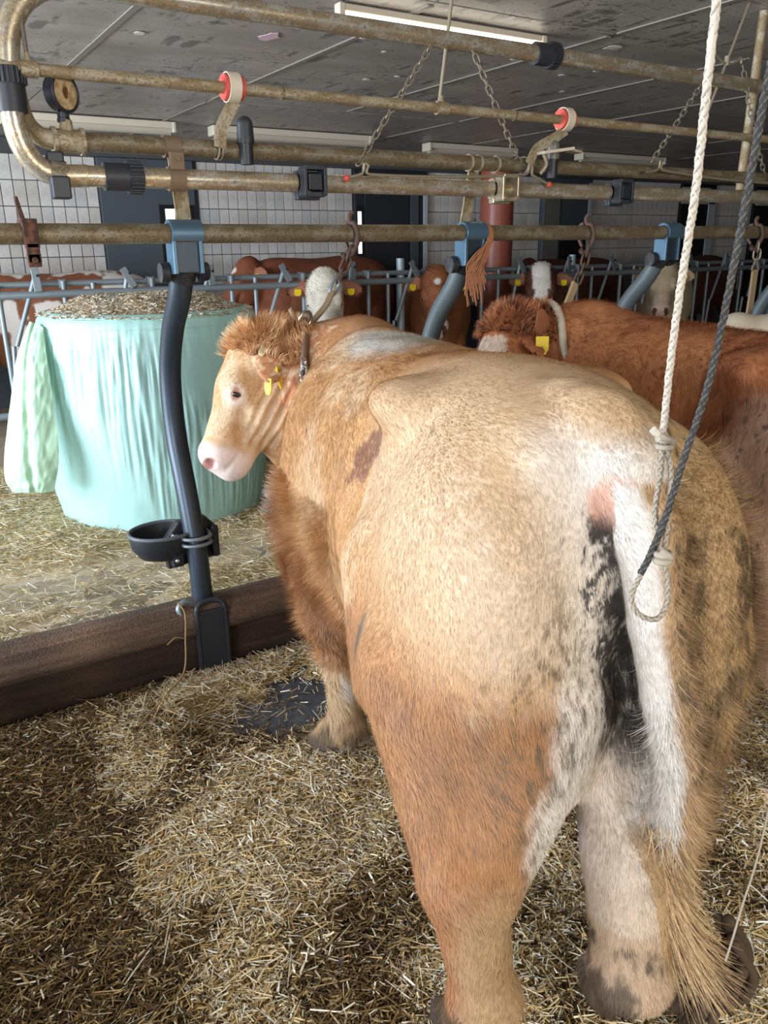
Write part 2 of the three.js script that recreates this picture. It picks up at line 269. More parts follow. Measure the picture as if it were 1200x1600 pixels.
// bracket that holds the first post to the kerb
function kerbBracket(x, label) {
  const t = thing('kerb_bracket', label, 'bracket', [x, 0, -2.79], 0, 'iron brackets on the kerb');
  const u = [[-.058, -.02, .0], [-.058, .24, .0], [-.05, .285, -.01], [0, .297, -.02], [.05, .285, -.01], [.058, .24, 0], [.058, -.02, 0]];
  obj('strap', tube(u, .011, 40, 8), M.blackRub, t); obj('plate', box(.10, .27, .018, 0, .13, 0, .004), M.blackRub, t); obj('hook', tube([[-.03, .27, -.05], [-.08, .30, -.05], [-.115, .285, -.04], [-.11, .25, -.03]], .012, 20, 8), M.galv, t);
}
kerbBracket(.93, 'black iron bracket holding the dark post to the kerb');
// water bowl on the first post
{
  const t = thing('water_bowl', 'black plastic water bowl clamped to the dark curved post', 'water bowl', [.93, .50, -2.89]);
  const pr = [[.0, -.055], [.06, -.055], [.10, -.04], [.128, .0], [.135, .055], [.127, .06], [.118, .01], [.09, -.028], [0, -.038]].map(q => new THREE.Vector2(...q));
  const bw = new THREE.LatheGeometry(pr, 40); bw.scale(1, 1, .85); obj('bowl', bw.translate(-.10, 0, -.10), M.blackPl, t); obj('rim', ring(0, 0, 0, .132, .008, 'y', 40).scale(1, 1, .85).translate(-.10, .058, -.10), std({ color: 0x59626a, roughness: .5 }), t);
  const sh = new THREE.Shape(); sh.moveTo(-.10, -.085); sh.lineTo(.085, -.07); sh.lineTo(.098, -.02); sh.lineTo(.09, .06); sh.lineTo(.06, .095); sh.lineTo(-.05, .09); sh.lineTo(-.11, .02); sh.closePath(); const hole = new THREE.Path(); hole.absellipse(-.055, .01, .02, .012, 0, 6.283); sh.holes.push(hole);
  obj('mounting_plate', new THREE.ExtrudeGeometry(sh, { depth: .03, bevelEnabled: true, bevelSize: .006, bevelThickness: .006, bevelSegments: 2 }).translate(0, 0, -.085), M.blackPl, t);
  obj('side_lug', box(.03, .13, .09, .085, 0, -.06, .008), M.blackPl, t); obj('front_lug', box(.045, .06, .05, -.075, -.045, -.035, .006), M.blackPl, t);
  const ub = (y) => tube([[-.062, y, -.05], [-.058, y, .0], [-.045, y, .035], [0, y, .052], [.045, y, .035], [.058, y, .0], [.062, y, -.05]], .008, 40, 8); for (const y of [.045, .018]) obj('u_bolt', ub(y).translate(0, 0, -.006), M.galv, t);
  obj('nut', cyl([-.062, .045, -.045], [-.085, .05, -.03], .010, .010, 6), M.chrome, t); obj('stud', new THREE.SphereGeometry(.011, 12, 8).translate(-.08, -.045, -.008), M.chrome, t);
}
// ---- milking lines: the milk pipe comes along the ceiling, turns down and runs back; the vacuum pipe lies between
{
  const t = thing('milk_pipe', 'large bright steel milk pipe looping down at the left end', 'pipe', [.42, 1.82, ZP]);
  const ox = -.42, oy = -1.82; const q = (x, y, z = 0) => [x + ox, y + oy, z];
  obj('upper_run', cyl(q(.62, 2.302), q(9, 2.302), .029, .029, 28), M.pipe, t);
  obj('end_bend', tube([q(.63, 2.302), q(.56, 2.292), q(.485, 2.245), q(.442, 2.17), q(.428, 2.09), q(.422, 2.0), q(.424, 1.94), q(.438, 1.885), q(.47, 1.842), q(.52, 1.822), q(.60, 1.822)], .031, 70, 24), M.pipe, t);
  obj('lower_run', cyl(q(.59, 1.822), q(9, 1.832), .029, .029, 28), M.pipe, t);
  const coupling = (c, ax) => { const gs = [cyl(V(...c).addScaledVector(ax, -.055), V(...c).addScaledVector(ax, .012), .039, .039, 24), cyl(V(...c).addScaledVector(ax, .012), V(...c).addScaledVector(ax, .055), .042, .042, 24)]; const m = obj('coupling', gs, M.blackRub, t); const ribs = []; const b1 = Math.abs(ax.y) > .5 ? V(1, 0, 0) : V(0, 1, 0), b2 = V(0, 0, 1); for (let i = 0; i < 22; i++) { const a = i / 22 * 6.283, o = b1.clone().multiplyScalar(Math.cos(a)).addScaledVector(b2, Math.sin(a)).multiplyScalar(.043).add(V(...c)); ribs.push(cyl(o.clone().addScaledVector(ax, .014), o.clone().addScaledVector(ax, .053), .0042, .0042, 6)); } obj('grip_ribs', ribs, M.blackRub, m); };
  coupling(q(.424, 2.03), V(0, 1, 0)); coupling(q(.70, 1.8222), V(1, 0, 0)); coupling(q(2.34, 2.302), V(1, 0, 0));
  // stall cocks on the lower run
  const cock = (x, mat, open) => {
    const y = 1.822 + (x - .59) * .0012, c = new THREE.Group(); c.name = 'stall_cock'; c.position.set(x + ox, y + oy, 0); t.add(c);
    obj('saddle', [cyl([-.042, 0, 0], [.042, 0, 0], .037, .037, 24), box(.084, .022, .03, 0, -.042, 0, .004)], mat, c);
    obj('body', [box(.012, .085, .05, -.036, .0, .045, .003), box(.012, .085, .05, .036, .0, .045, .003), box(.07, .014, .055, 0, .043, .042, .003), box(.07, .016, .05, 0, -.038, .04, .003)], mat, c);
    obj('flap', [box(.05, .05, .01, 0, .0, open ? .03 : .062, .003).rotateX(open ? .3 : 0)], open ? M.brass : M.blackPl, c); for (const s of [-1, 1]) obj('bolt', cyl([.03 * s, -.035, .06], [.03 * s, -.035, .075], .008, .008, 8), mat, c);
  };
  cock(1.305, M.blackRub, 0); cock(2.138, std({ color: 0xb5aa92, roughness: .35, metalness: .7 }), 1); cock(2.77, M.blackRub, 0);
  // clip on the bend, made of a grey band and black block
  obj('pipe_clip', [cyl(q(.497, 1.83), q(.537, 1.824), .036, .036, 20)], M.dull, t); obj('clip_block', box(.05, .06, .045, .515 + ox, 1.787 + oy, .03, .006), M.blackRub, t); obj('clip_cap', box(.044, .03, .045, .515 + ox, 1.868 + oy, .0, .006), M.blackRub, t);
}
{
  const t = thing('vacuum_pipe', 'steel vacuum pipe with the gauge between the milk pipe runs', 'pipe', [.46, 1.914, ZP - .02]); const q = (x, y, z = 0) => [x - .46, y - 1.914, z];
  obj('bend', tube([q(.452, 2.075, -.05), q(.452, 2.02, -.045), q(.462, 1.96, -.03), q(.49, 1.925, -.01), q(.53, 1.914), q(.57, 1.914)], .026, 40, 20), M.rail, t);
  obj('run', cyl(q(.56, 1.914), q(9, 1.916), .026, .026, 24), M.dull, t);
  obj('end_ring', cyl(q(.452, 2.068, -.05), q(.452, 2.082, -.05), .031, .031, 20), M.dull, t);
  obj('t_fitting', [cyl(q(.524, 1.914), q(.60, 1.914), .032, .032, 24), ...[.524, .60].map(x => cyl(q(x - .005, 1.914), q(x + .005, 1.914), .037, .037, 24)), cyl(q(.562, 1.94), q(.562, 1.968), .019, .017, 16)], M.rail, t);
  for (const x of [2.0, 2.045, 2.13]) obj('socket_ring', cyl(q(x - .004, 1.914), q(x + .004, 1.914), .031, .031, 24), M.rail, t);
}
{
  const t = thing('pressure_gauge', 'round vacuum gauge with cream dial standing on the pipe fitting', 'gauge', [.558, 1.962, ZP - .02], .62);
  obj('stem', [cyl([0, 0, 0], [0, .03, 0], .010, .010, 8), cyl([0, .012, 0], [0, .024, 0], .017, .017, 6), cyl([0, .0, 0], [0, .010, 0], .019, .019, 6)], M.blackRub, t);
  obj('case', [new THREE.CylinderGeometry(.048, .048, .034, 36).rotateX(Math.PI / 2).translate(0, .075, 0), ring(0, .075, .017, .048, .0045, 'z', 40)], M.blackPl, t);
  const tDial = texture(256, (u, v, n) => { const a = n(u, v, 6, 6, 4), r = Math.hypot((u - .5) * 1.6, (v - .52)); let c = mix3([200, 180, 138], [166, 140, 100], ss(.4, .65, a)); c = mix3(c, [104, 62, 42], ss(.2, .13, r + (a - .5) * .2)); return c; }, true, [1, 1], 61);
  obj('dial', new THREE.CircleGeometry(.046, 36).translate(0, .075, .0175), std({ map: tDial, roughness: .5 }), t);
}
{
  const t = thing('carrier_rail', 'thin rusty carrier rail hung below the upper milk pipe', 'rail', [.3, 2.082, ZP + .02]);
  obj('rail', cyl([-.9, 0, 0], [9, 0, 0], .017, .017, 20), M.rail, t);
  for (const [x, mt] of [[.175, M.rail], [1.542, M.rail]]) obj('rail_clip', [cyl([x - .022, 0, 0], [x + .022, 0, 0], .022, .022, 20), cyl([x, .015, 0], [x, .04, 0], .009, .006, 8)], mt, t);
  obj('hanger_rod', tube([[.175, .03, 0], [.172, .2, .0], [.165, .53, .005]], .006, 20, 8), std({ color: 0x71685c, roughness: .7, metalness: .3 }), t);
  for (const x of [.92, 1.88]) obj('joint_ring', cyl([x - .003, 0, 0], [x + .003, 0, 0], .0195, .0195, 20), M.dull, t);
}
// rollers on the carrier rail, on arms from the vacuum pipe
function roller(x, lowX, label) {
  const t = thing('rail_roller', label, 'roller', [x, 2.084, ZP + .02], 0, 'red rollers on the carrier rail');
  obj('wheel', [cyl([-.028, 0, 0], [-.006, 0, 0], .036, .036, 28), cyl([-.006, 0, 0], [.03, 0, 0], .028, .028, 28), cyl([.02, 0, 0], [.034, 0, 0], .034, .034, 28)], M.redPl, t);
  const sg = new THREE.CylinderGeometry(.043, .043, .034, 32, 1, true); sg.rotateZ(Math.PI / 2); obj('band', [sg, new THREE.CylinderGeometry(.039, .039, .034, 32, 1, true).rotateZ(Math.PI / 2), ring(-.017, 0, 0, .041, .0025), ring(.017, 0, 0, .041, .0025)], Object.assign(M.whitePl.clone(), { side: THREE.DoubleSide }), t);
  const d = lowX - x, cv = new THREE.CatmullRomCurve3([V(.008, -.036, 0), V(d * .3, -.07, 0), V(d * .8, -.115, 0), V(d, -.17, 0)]), lp = [], rp = []; for (let i = 0; i <= 16; i++) { const p = cv.getPoint(i / 16), q = cv.getTangent(i / 16); lp.push(new THREE.Vector2(p.x - q.y * .019, p.y + q.x * .019)); rp.unshift(new THREE.Vector2(p.x + q.y * .019, p.y - q.x * .019)); } const g = new THREE.ExtrudeGeometry(new THREE.Shape([...lp, ...rp]), { depth: .005, bevelEnabled: false });
  obj('arm', g, M.rail, t); for (const e of [0, .012]) obj('wire_tie', ring(d + e, -.17, -.03, .03, .003, 'x'), M.wire, t);
}
roller(1.052, 1.0, 'red roller in a pale band nearest the pressure gauge');
roller(2.44, 2.26, 'red roller in a pale band right of the red column');
// links between the lines
{
  const t = thing('pipe_bracket', 'brown double pipe clip joining vacuum and milk pipe above the dark post', 'bracket', [.86, 1.867, ZP]);
  const br = std({ color: 0x7d6a56, roughness: .7, metalness: .3 }); obj('upper_clip', cyl([-.024, .047, -.02], [.024, .047, -.02], .031, .031, 24), br, t); obj('lower_clip', cyl([-.024, -.045, 0], [.024, -.045, 0], .035, .035, 24), br, t); obj('web', [box(.045, .05, .012, 0, .004, .024, .003), cyl([0, .01, .03], [0, .01, .037], .008, .008, 8)], br, t);
}
function strut(x, x2, label) { const t = thing('flat_strut', label, 'strut', [x, 1.70, ZP - .06], 0, 'flat struts between pipe and rail'); const g = tube([[0, .215, .0], [(x2 - x) * .5, .1, -.05], [x2 - x, .0, -.10]], .001, 2, 4); obj('bar', [new THREE.ExtrudeGeometry(new THREE.Shape([V(-.024, 0, 0), V(.024, 0, 0), V(.024, .008, 0), V(-.024, .008, 0)].map(v => new THREE.Vector2(v.x, v.y))), { steps: 4, bevelEnabled: false, extrudePath: new THREE.LineCurve3(V(0, .20, .0), V(x2 - x, .01, -.10)) })], M.rail, t); return t; }
strut(.885, .93, 'flat steel strut standing on the clamp of the dark post');
strut(2.06, 2.10, 'flat steel strut on the clamp left of the red column');
function pulsator(x, y, label, cap) { const t = thing('vacuum_tap', label, 'tap', [x, y, ZP + .015], 0, 'black taps on the vacuum pipe'); obj('body', [cyl([0, -.055, .0], [0, .005, 0], .021, .022, 20), cyl([0, .005, 0], [0, .014, 0], .027, .027, 20)], M.blackPl, t); obj('cap', [cyl([0, .014, 0], [0, .06, 0], .027, .025, 20), new THREE.SphereGeometry(.025, 16, 8, 0, 6.3, 0, 1.57).translate(0, .06, 0)], cap, t); return t; }
pulsator(1.09, 1.925, 'black tap with rounded cap beside the first roller arm', M.blackRub); pulsator(2.39, 1.925, 'black tap with clear cap under the second roller', std({ color: 0x6a6a62, roughness: .3 }));
{ const t = thing('splash_plate', 'short pale metal plate leaning over the second black tap', 'plate', [2.37, 1.965, ZP + .05], -.1); obj('plate', box(.15, .012, .055, 0, 0, 0, .003).rotateZ(.14), M.whitePl, t); obj('bent_end', box(.045, .010, .05, .09, .012, 0, .003).rotateZ(-.12), M.rail, t); obj('hook', tube([[-.06, -.005, 0], [-.055, -.05, .02], [-.075, -.085, .01]], .008, 16, 8), M.wire, t); }
{ const t = thing('support_tube', 'pale upright tube crossing the pipes behind the black rope', 'tube', [3.68, 1.86, ZP - .04]); obj('tube', cyl([0, 0, 0], [.02, .76, 0], .021, .021, 16), M.rail, t); obj('socket', cyl([0, .03, 0], [0, .08, 0], .028, .028, 16), M.dull, t); }
// cow trainers: a rod from the ceiling, a cross hook, two chains and a bent wire
function trainer(label, rod, cross, wire, red) {
  const t = thing('cow_trainer', label, 'cow trainer', [cross[0], cross[1], ZP], 0, 'wire bows hung over the stalls'); const q = (p) => [p[0] - cross[0], p[1] - cross[1], p[2] ?? 0];
  obj('rod', cyl(q(rod[0]), q(rod[1]), .0065, .0065, 10), M.wire, t);
  obj('cross_hook', [tube([q([cross[2] - .01, cross[1] - .015]), q([cross[2], cross[1] + .012]), q([cross[2] + .025, cross[1] + .004]), q([cross[0], cross[1] - .015]), q([cross[3] - .03, cross[1] + .002]), q([cross[3] - .005, cross[1] + .022]), q([cross[3] + .002, cross[1]])], .0055, 40, 8), cyl(q([cross[0], cross[1] - .02, 0]), q([cross[0], cross[1] + .018, 0]), .012, .012, 10)], M.wire, t);
  chain(t, [q([cross[2] - .008, cross[1] - .02, .01]), q(wire[1].map((v, i) => i == 1 ? v + .012 : v))], .036, .0175, .0031, M.chain); chain(t, [q([cross[3], cross[1] - .01, .01]), ...(wire[4] ? [q(wire[4])] : []), q(wire[2].map((v, i) => i == 1 ? v + .03 : v))], .036, .0175, .0031, M.chain);
  const [a, b, c, d] = wire; obj('wire_bow', tube([a, [b[0] - .012, b[1] - .02], [b[0] - .004, b[1] + .014], [b[0] + .012, b[1] + .004], [b[0] + .02, b[1] - .022], [(b[0] + c[0]) / 2, (b[1] + c[1]) / 2 - .025], [c[0] - .05, c[1] - .012], [c[0] - .005, c[1] - .005], [c[0] + .004, c[1] + .03], [c[0] + .02, c[1] + .01], [c[0] + .02, c[1] - .01], d].map(p => q([p[0], p[1], .05])), .0055, 90, 8, false, .3), M.wire, t);
  for (const p of red) obj('red_tip', new THREE.SphereGeometry(.0115, 14, 10).translate(...q([p[0], p[1], .05])), M.redPl, t);
}
trainer('cow trainer wire with red tips hanging over the tan bull', [[1.925, 2.62], [1.845, 2.095]], [1.873, 2.30, 1.815, 1.978], [[1.435, 1.84], [1.505, 1.875], [2.235, 1.885], [2.34, 1.845], [2.10, 2.09, .02]], [[1.43, 1.838], [2.345, 1.843]]);
trainer('cow trainer wire hanging behind the white rope on the right', [[3.53, 2.62], [3.30, 2.12]], [3.42, 2.385, 3.335, 3.52], [[2.89, 1.905], [2.985, 1.94], [3.80, 1.90], [3.95, 1.86], [3.62, 2.16, .02]], []);
// tie chains: hook over the rail, chain, webbing strap to the collar
function hookOverRail(t, mat) { obj('rail_hook', [tube([[.012, .075, .0], [.0, .06, .0], [-.005, .036, .012], [0, .03, .034], [.005, -.02, .044], [-.01, -.07, .03], [-.035, -.085, .02], [-.045, -.07, .02]], .0105, 40, 8), tube([[.0, .04, -.01], [.0, .03, -.034], [0, -.02, -.038], [.0, -.06, -.015]], .0085, 24, 8)], mat, t); }
function band(pts, w, th) { const c = new THREE.CatmullRomCurve3(pts.map(p => V(...p))); return new THREE.ExtrudeGeometry(new THREE.Shape([[-th / 2, -w / 2], [th / 2, -w / 2], [th / 2, w / 2], [-th / 2, w / 2]].map(p => new THREE.Vector2(...p))), { steps: 40, bevelEnabled: false, extrudePath: c }); }
{
  const t = thing('tie_chain', 'rusty tie chain and strap running down to the tan bull collar', 'chain', [1.566, 1.668, ZR]); hookOverRail(t, M.chainRust);
  chain(t, [[-.012, -.05, .03], [-.04, -.11, .03], [-.075, -.17, .03]], .058, .03, .0055, M.chainRust);
  obj('snap_link', tube([[-.075, -.155, .03], [-.095, -.165, .035], [-.115, -.20, .04], [-.10, -.215, .04], [-.075, -.19, .03]], .006, 40, 8, true), M.galv, t);
  obj('strap', [band([[-.105, -.205, .04], [-.17, -.245, .11], [-.26, -.285, .19], [-.335, -.307, .265]], .02, .010), tube([[-.335, -.307, .265], [-.352, -.296, .275], [-.385, -.265, .28], [-.397, -.238, .28]], .007, 16, 8)], M.strap, t);
  obj('toggle', tube([[-.345, -.318, .272], [-.355, -.305, .28], [-.362, -.318, .285], [-.355, -.335, .285]], .009, 24, 8), M.strap, t);
}
{
  const t = thing('tie_chain', 'rusty tie chain and wooden strap above the red-brown bull', 'chain', [2.788, 1.668, ZR]); hookOverRail(t, M.chainRust);
  chain(t, [[-.005, -.05, .03], [-.03, -.14, .03], [-.065, -.215, .03]], .058, .03, .0055, M.chainRust); obj('strap', band([[-.075, -.215, .03], [-.12, -.29, .04], [-.20, -.40, .06]], .034, .014), M.strap, t);
}
{
  const t = thing('tie_chain', 'tie chain and pale strap hanging at the right edge of the picture', 'chain', [4.034, 1.668, ZR]); hookOverRail(t, M.chainRust);
  chain(t, [[0, -.05, .03], [.0, -.13, .03]], .058, .034, .0055, M.chain); obj('strap_triangle', tube([[0, -.13, .03], [-.03, -.19, .03], [.03, -.19, .03]], .006, 30, 8, true, .05), M.chain, t); obj('strap', band([[0, -.19, .03], [0, -.33, .03], [-.01, -.52, .03]], .042, .012), M.strap, t);
}
{
  const t = thing('rail_clamp', 'rusty square clamp on the rail at the left edge', 'clamp', [.446, 1.668, ZR]);
  obj('jaw', [box(.045, .03, .085, 0, .028, 0, .004), box(.042, .075, .016, 0, -.005, .038, .004), box(.04, .03, .02, 0, -.07, .036, .004)], M.rust, t); obj('tongue', box(.038, .07, .02, 0, -.06, .036, .004), M.rust, t); obj('pin', cyl([-.012, .04, 0], [-.022, .105, 0], .009, .006, 8), M.rust, t); obj('bolt', cyl([0, -.075, .04], [0, -.075, .054], .009, .009, 10), M.rust, t);
}
{ // tuft of ginger hair tied round the rail beside the second clamp
  const t = thing('hair_tuft', 'tuft of ginger hair looped round the rail beside the red column', 'hair', [2.205, 1.668, ZR]); const m = std({ color: 0xa8714e, roughness: .7 }), R = rng(5), gs = [], gl = [];
  for (let i = 0; i < 26; i++) { const x = (R() - .5) * .03; gl.push(tube([[x, .034, -.01], [x, .03, .02], [x + .004, .0, .038], [x, -.04, .038]], .0035, 16, 5)); }
  for (let i = 0; i < 60; i++) { const k = (i % 5) / 5, x = (R() - .5) * .03, e = -.05 + k * .09 - .03, L = .13 + .13 * R(), w = (R() - .5) * .02; gs.push(tube([[x, -.03, .038], [mix(x, e, .45) - .03 + w, -.03 - L * .35, .045 + w], [e - .03 + w, -.03 - L * .7, .04], [e - .02 + w * 2 + .01 * Math.sin(i), -.03 - L, .04]], .0022, 14, 4)); }
  obj('loop', gl, m, t); obj('strands', gs, m, t);
}
{ // unseen low board partition, added to shade the left of the floor
  const t = thing('shade_partition', 'low dark board partition added out of view to shade the left floor', 'partition', [-.28, 0, -1.15]); const w = std({ map: tWood, color: 0x8f867e, roughness: .85 });
  for (let i = 0; i < 2; i++) obj('plank', box(.05, .168, 3.1, 0, .086 + i * .172, 0, .008), w, t); for (const z of [-1.45, 0, 1.45]) obj('stake', box(.07, .44, .09, .06, .22, z, .006), w, t);
}
// ------------------------------------------------------------------ litter: chopped straw and hay
function stalk(flat = .5) { // one straw: a flattened three-sided tube with a slight bend, one unit long along y
  const p = [], ix = [], S = 3, K = 3; for (let i = 0; i <= S; i++) { const t = i / S, b = .10 * Math.sin(t * 3.14); for (let k = 0; k < K; k++) { const a = k / K * 6.283; p.push(Math.cos(a) * .5, t - .5, Math.sin(a) * .5 * flat + b / .06 * .05); } }
  for (let i = 0; i < S; i++) for (let k = 0; k < K; k++) { const a = i * K + k, b = i * K + (k + 1) % K; ix.push(a, b, b + K, a, b + K, a + K); }
  const g = new THREE.BufferGeometry(); g.setAttribute('position', new THREE.Float32BufferAttribute(p, 3)); g.setIndex(ix); g.computeVertexNormals(); return g;
}
const strawMat = std({ color: 0xffffff, roughness: .55, side: THREE.DoubleSide }), stalkG = stalk();
const STRAW = [[238, 226, 192], [226, 204, 152], [214, 192, 142], [200, 172, 118], [234, 228, 208], [178, 152, 106], [246, 240, 222]].map(c => SRGB(...c)), OLD_SHADED = [[116, 92, 54], [88, 68, 38], [138, 114, 70], [70, 54, 34], [160, 138, 96]].map(c => SRGB(...c)), HAY = [[220, 204, 158], [204, 184, 132], [230, 220, 190], [186, 162, 110], [160, 134, 88], [240, 232, 212]].map(c => SRGB(...c));
function strew(name, parent, count, seed, place, { L = [.02, .05], W = [.0022, .004], tilt = .35, pal }) {
  const R = rng(seed), m = new THREE.InstancedMesh(stalkG, strawMat, count), Mx = new THREE.Matrix4(), q = new THREE.Quaternion(), q2 = new THREE.Quaternion(), C = new THREE.Color(), s = V(0, 0, 0), pv = V(0, 0, 0); let i = 0, tries = 0;
  while (i < count && tries++ < count * 12) {
    const p = place(R); if (!p) continue; const l = mix(L[0], L[1], Math.pow(R(), 1.6)), w = mix(W[0], W[1], R());
    q.setFromEuler(new THREE.Euler(Math.PI / 2 + (R() - .5) * 2 * tilt * (.3 + R()), 0, 0)); q2.setFromAxisAngle(V(0, 1, 0), R() * 6.283); q2.multiply(q); q.setFromAxisAngle(V(0, 1, 0), R() * 6.283); q2.multiply(q);
    Mx.compose(pv.set(p[0], p[1], p[2]), q2, s.set(w, l, w)); m.setMatrixAt(i, Mx); const set = pal(p, R), c = set[(R() * set.length) | 0], g = .75 + .5 * R(); C.setRGB(Math.min(1, c[0] * g), Math.min(1, c[1] * g), Math.min(1, c[2] * g)); m.setColorAt(i, C); i++;
  }
  m.count = i; m.name = name; m.userData.kind = 'stuff'; m.castShadow = m.receiveShadow = true; m.frustumCulled = false; parent.add(m); return m;
}
// bedding in the stalls: a lumpy layer with one swept spot of bare floor by the forefoot
const bare = (x, z) => { const dx = (x - 1.02) / .36, dz = (z + 2.40) / .20; return ss(1.25, .55, Math.hypot(dx * .9 + dz * .25, dz) + (fbm(x * 8, 3, z * 8, 3) - .5) * 1.1); };
const dirtAndShade = (x, z) => ss(.43, .56, fbm(x * 2.2 + 4, 1, z * 2.2, 3) + .20 * ss(.75, .1, x) + .16 * ss(-2.45, -2.75, z) - .05 - .10 * ss(.45, .85, x));  // real dirt patches plus shade painted in: darker left and by kerb, paler mid-floor
const bedY = (x, z) => .004 + .062 * Math.pow(fbm(x * 3.1, 7, z * 3.1, 4), 1.6) * ss(-2.80, -2.55, z) + .022 * (fbm(x * 14, 2, z * 14, 2) - .5) - .05 * bare(x, z) + .03 * ss(.26, .0, Math.hypot(x - .73, z + 2.5)) + .035 * Math.max(0, fbm(x * 5 + 3, 0, z * 5, 2) - .5) * 2;
function groundSheet(x0, x1, z0, z1, st, fy, fc) {
  const nx = Math.round((x1 - x0) / st), nz = Math.round((z1 - z0) / st), p = [], c = [], ix = [];
  for (let j = 0; j <= nz; j++) for (let i = 0; i <= nx; i++) { const x = x0 + i * st, z = z0 + j * st; p.push(x, fy(x, z), z); c.push(...fc(x, z)); if (i < nx && j < nz) { const a = j * (nx + 1) + i; ix.push(a, a + nx + 1, a + 1, a + 1, a + nx + 1, a + nx + 2); } }
  const g = new THREE.BufferGeometry(); g.setAttribute('position', new THREE.Float32BufferAttribute(p, 3)); g.setAttribute('color', new THREE.Float32BufferAttribute(c, 3)); g.setIndex(ix); g.computeVertexNormals(); return g;
}
{
  const t = thing('straw_bedding', 'chopped straw bedding spread over the stall floor', 'straw'); t.userData.kind = 'stuff';
  const g = groundSheet(-.20, 3.6, -2.80, .3, .02, bedY, (x, z) => { const k = fbm(x * 30, 1, z * 30, 3), d = dirtAndShade(x, z); return mix3(mix3(SRGB(172, 146, 96), SRGB(120, 96, 58), k), SRGB(38, 29, 18), d * .85); });
  const m = obj('matted_layer', g, std({ vertexColors: true, roughness: .95 }), t); m.userData.kind = 'stuff';
  const dens = (x, z) => Math.min(1, 1.7 / Math.hypot(x, z, 1.3));
  const put = (dy) => (R) => { const x = mix(-.2, 3.4, R()), z = mix(-2.79, .1, R()); if (R() > dens(x, z)) return null; if (Math.atan2(x, -z) > 1.12 || Math.atan2(x, -z) < -.02) if (R() > .25) return null; if (R() < bare(x, z) * .93) return null; return [x, Math.max(.004, bedY(x, z)) + dy * R() + .001, z]; };
  const pal = (p, R) => R() < dirtAndShade(p[0], p[2]) * .8 ? OLD_SHADED : STRAW;
  strew('chopped_straw', t, 120000, 11, put(.014), { L: [.016, .05], W: [.003, .0066], tilt: .4, pal });
  strew('long_straw', t, 9000, 12, put(.02), { L: [.05, .12], W: [.0022, .0044], tilt: .22, pal });
  strew('grey_hay_heap', t, 1100, 13, (R) => { const a = R() * 6.283, r = .26 * Math.sqrt(R()), x = .73 + Math.cos(a) * r * 1.15, z = -2.5 + Math.sin(a) * r * .8; return [x, bedY(x, z) + .05 * R() * (1 - r / .28), z]; }, { L: [.04, .16], W: [.0014, .0026], tilt: .8, pal: () => HAY });
}
{
  const t = thing('feed_hay', 'dry hay and chaff scattered over the feed alley', 'hay'); t.userData.kind = 'stuff';
  const path = (x, z) => ss(.62, .50, fbm(x * 1.6 + 8, 2, z * 2.4, 3)) * ss(.75, .3, Math.abs(z + 3.55 - (x - .8) * .15));
  const hy = (x, z) => ALLEY + .006 + .05 * Math.pow(fbm(x * 2.6 + 2, 4, z * 2.6, 4), 1.6) * (1 - path(x, z)) + .07 * ss(.55, .1, Math.hypot((x - 2.15) * .9, z + 3.95)) + .05 * ss(.4, .1, Math.hypot(x - 2.6, z + 3.4)) + .04 * ss(-3.12, -2.97, z);
  const g = groundSheet(-.9, 6.2, -6.2, -2.95, .035, (x, z) => hy(x, z) - .006, (x, z) => { const k = fbm(x * 25, 1, z * 25, 3); return mix3(mix3(SRGB(150, 130, 88), SRGB(188, 170, 130), k), SRGB(196, 184, 162), path(x, z) * .8); });
  const m = obj('chaff_layer', g, std({ vertexColors: true, roughness: .95 }), t); m.userData.kind = 'stuff';
  const put = (dy) => (R) => { const x = mix(-.4, 6, R()), z = mix(-6.1, -2.97, R()), d = Math.hypot(x, z); if (R() > Math.pow(Math.min(1, 3.1 / d), 1.5)) return null; if (R() < path(x, z) * .8) return null; if (Math.hypot(x - 1.37, z + 4.77) < .55) return null; return [x, hy(x, z) + dy * R(), z]; };
  strew('loose_hay', t, 60000, 21, put(.018), { L: [.025, .08], W: [.0024, .0046], tilt: .45, pal: () => HAY });
  strew('long_hay', t, 9000, 22, put(.035), { L: [.08, .2], W: [.0016, .003], tilt: .35, pal: () => HAY });
}
{ const t = thing('dry_stem', 'single long dry stem drooping from the kerb over the straw', 'stem'); obj('stem', tube([[.80, .335, -2.78], [.815, .29, -2.755], [.80, .20, -2.73], [.76, .10, -2.66], [.65, .09, -2.55], [.52, .085, -2.42]], .0035, 40, 6), std({ color: 0x8a7350, roughness: .8 }), t); obj('side_blade', tube([[.80, .2, -2.73], [.76, .22, -2.72], [.72, .21, -2.70]], .002, 12, 5), std({ color: 0xa08c64, roughness: .8 }), t); }
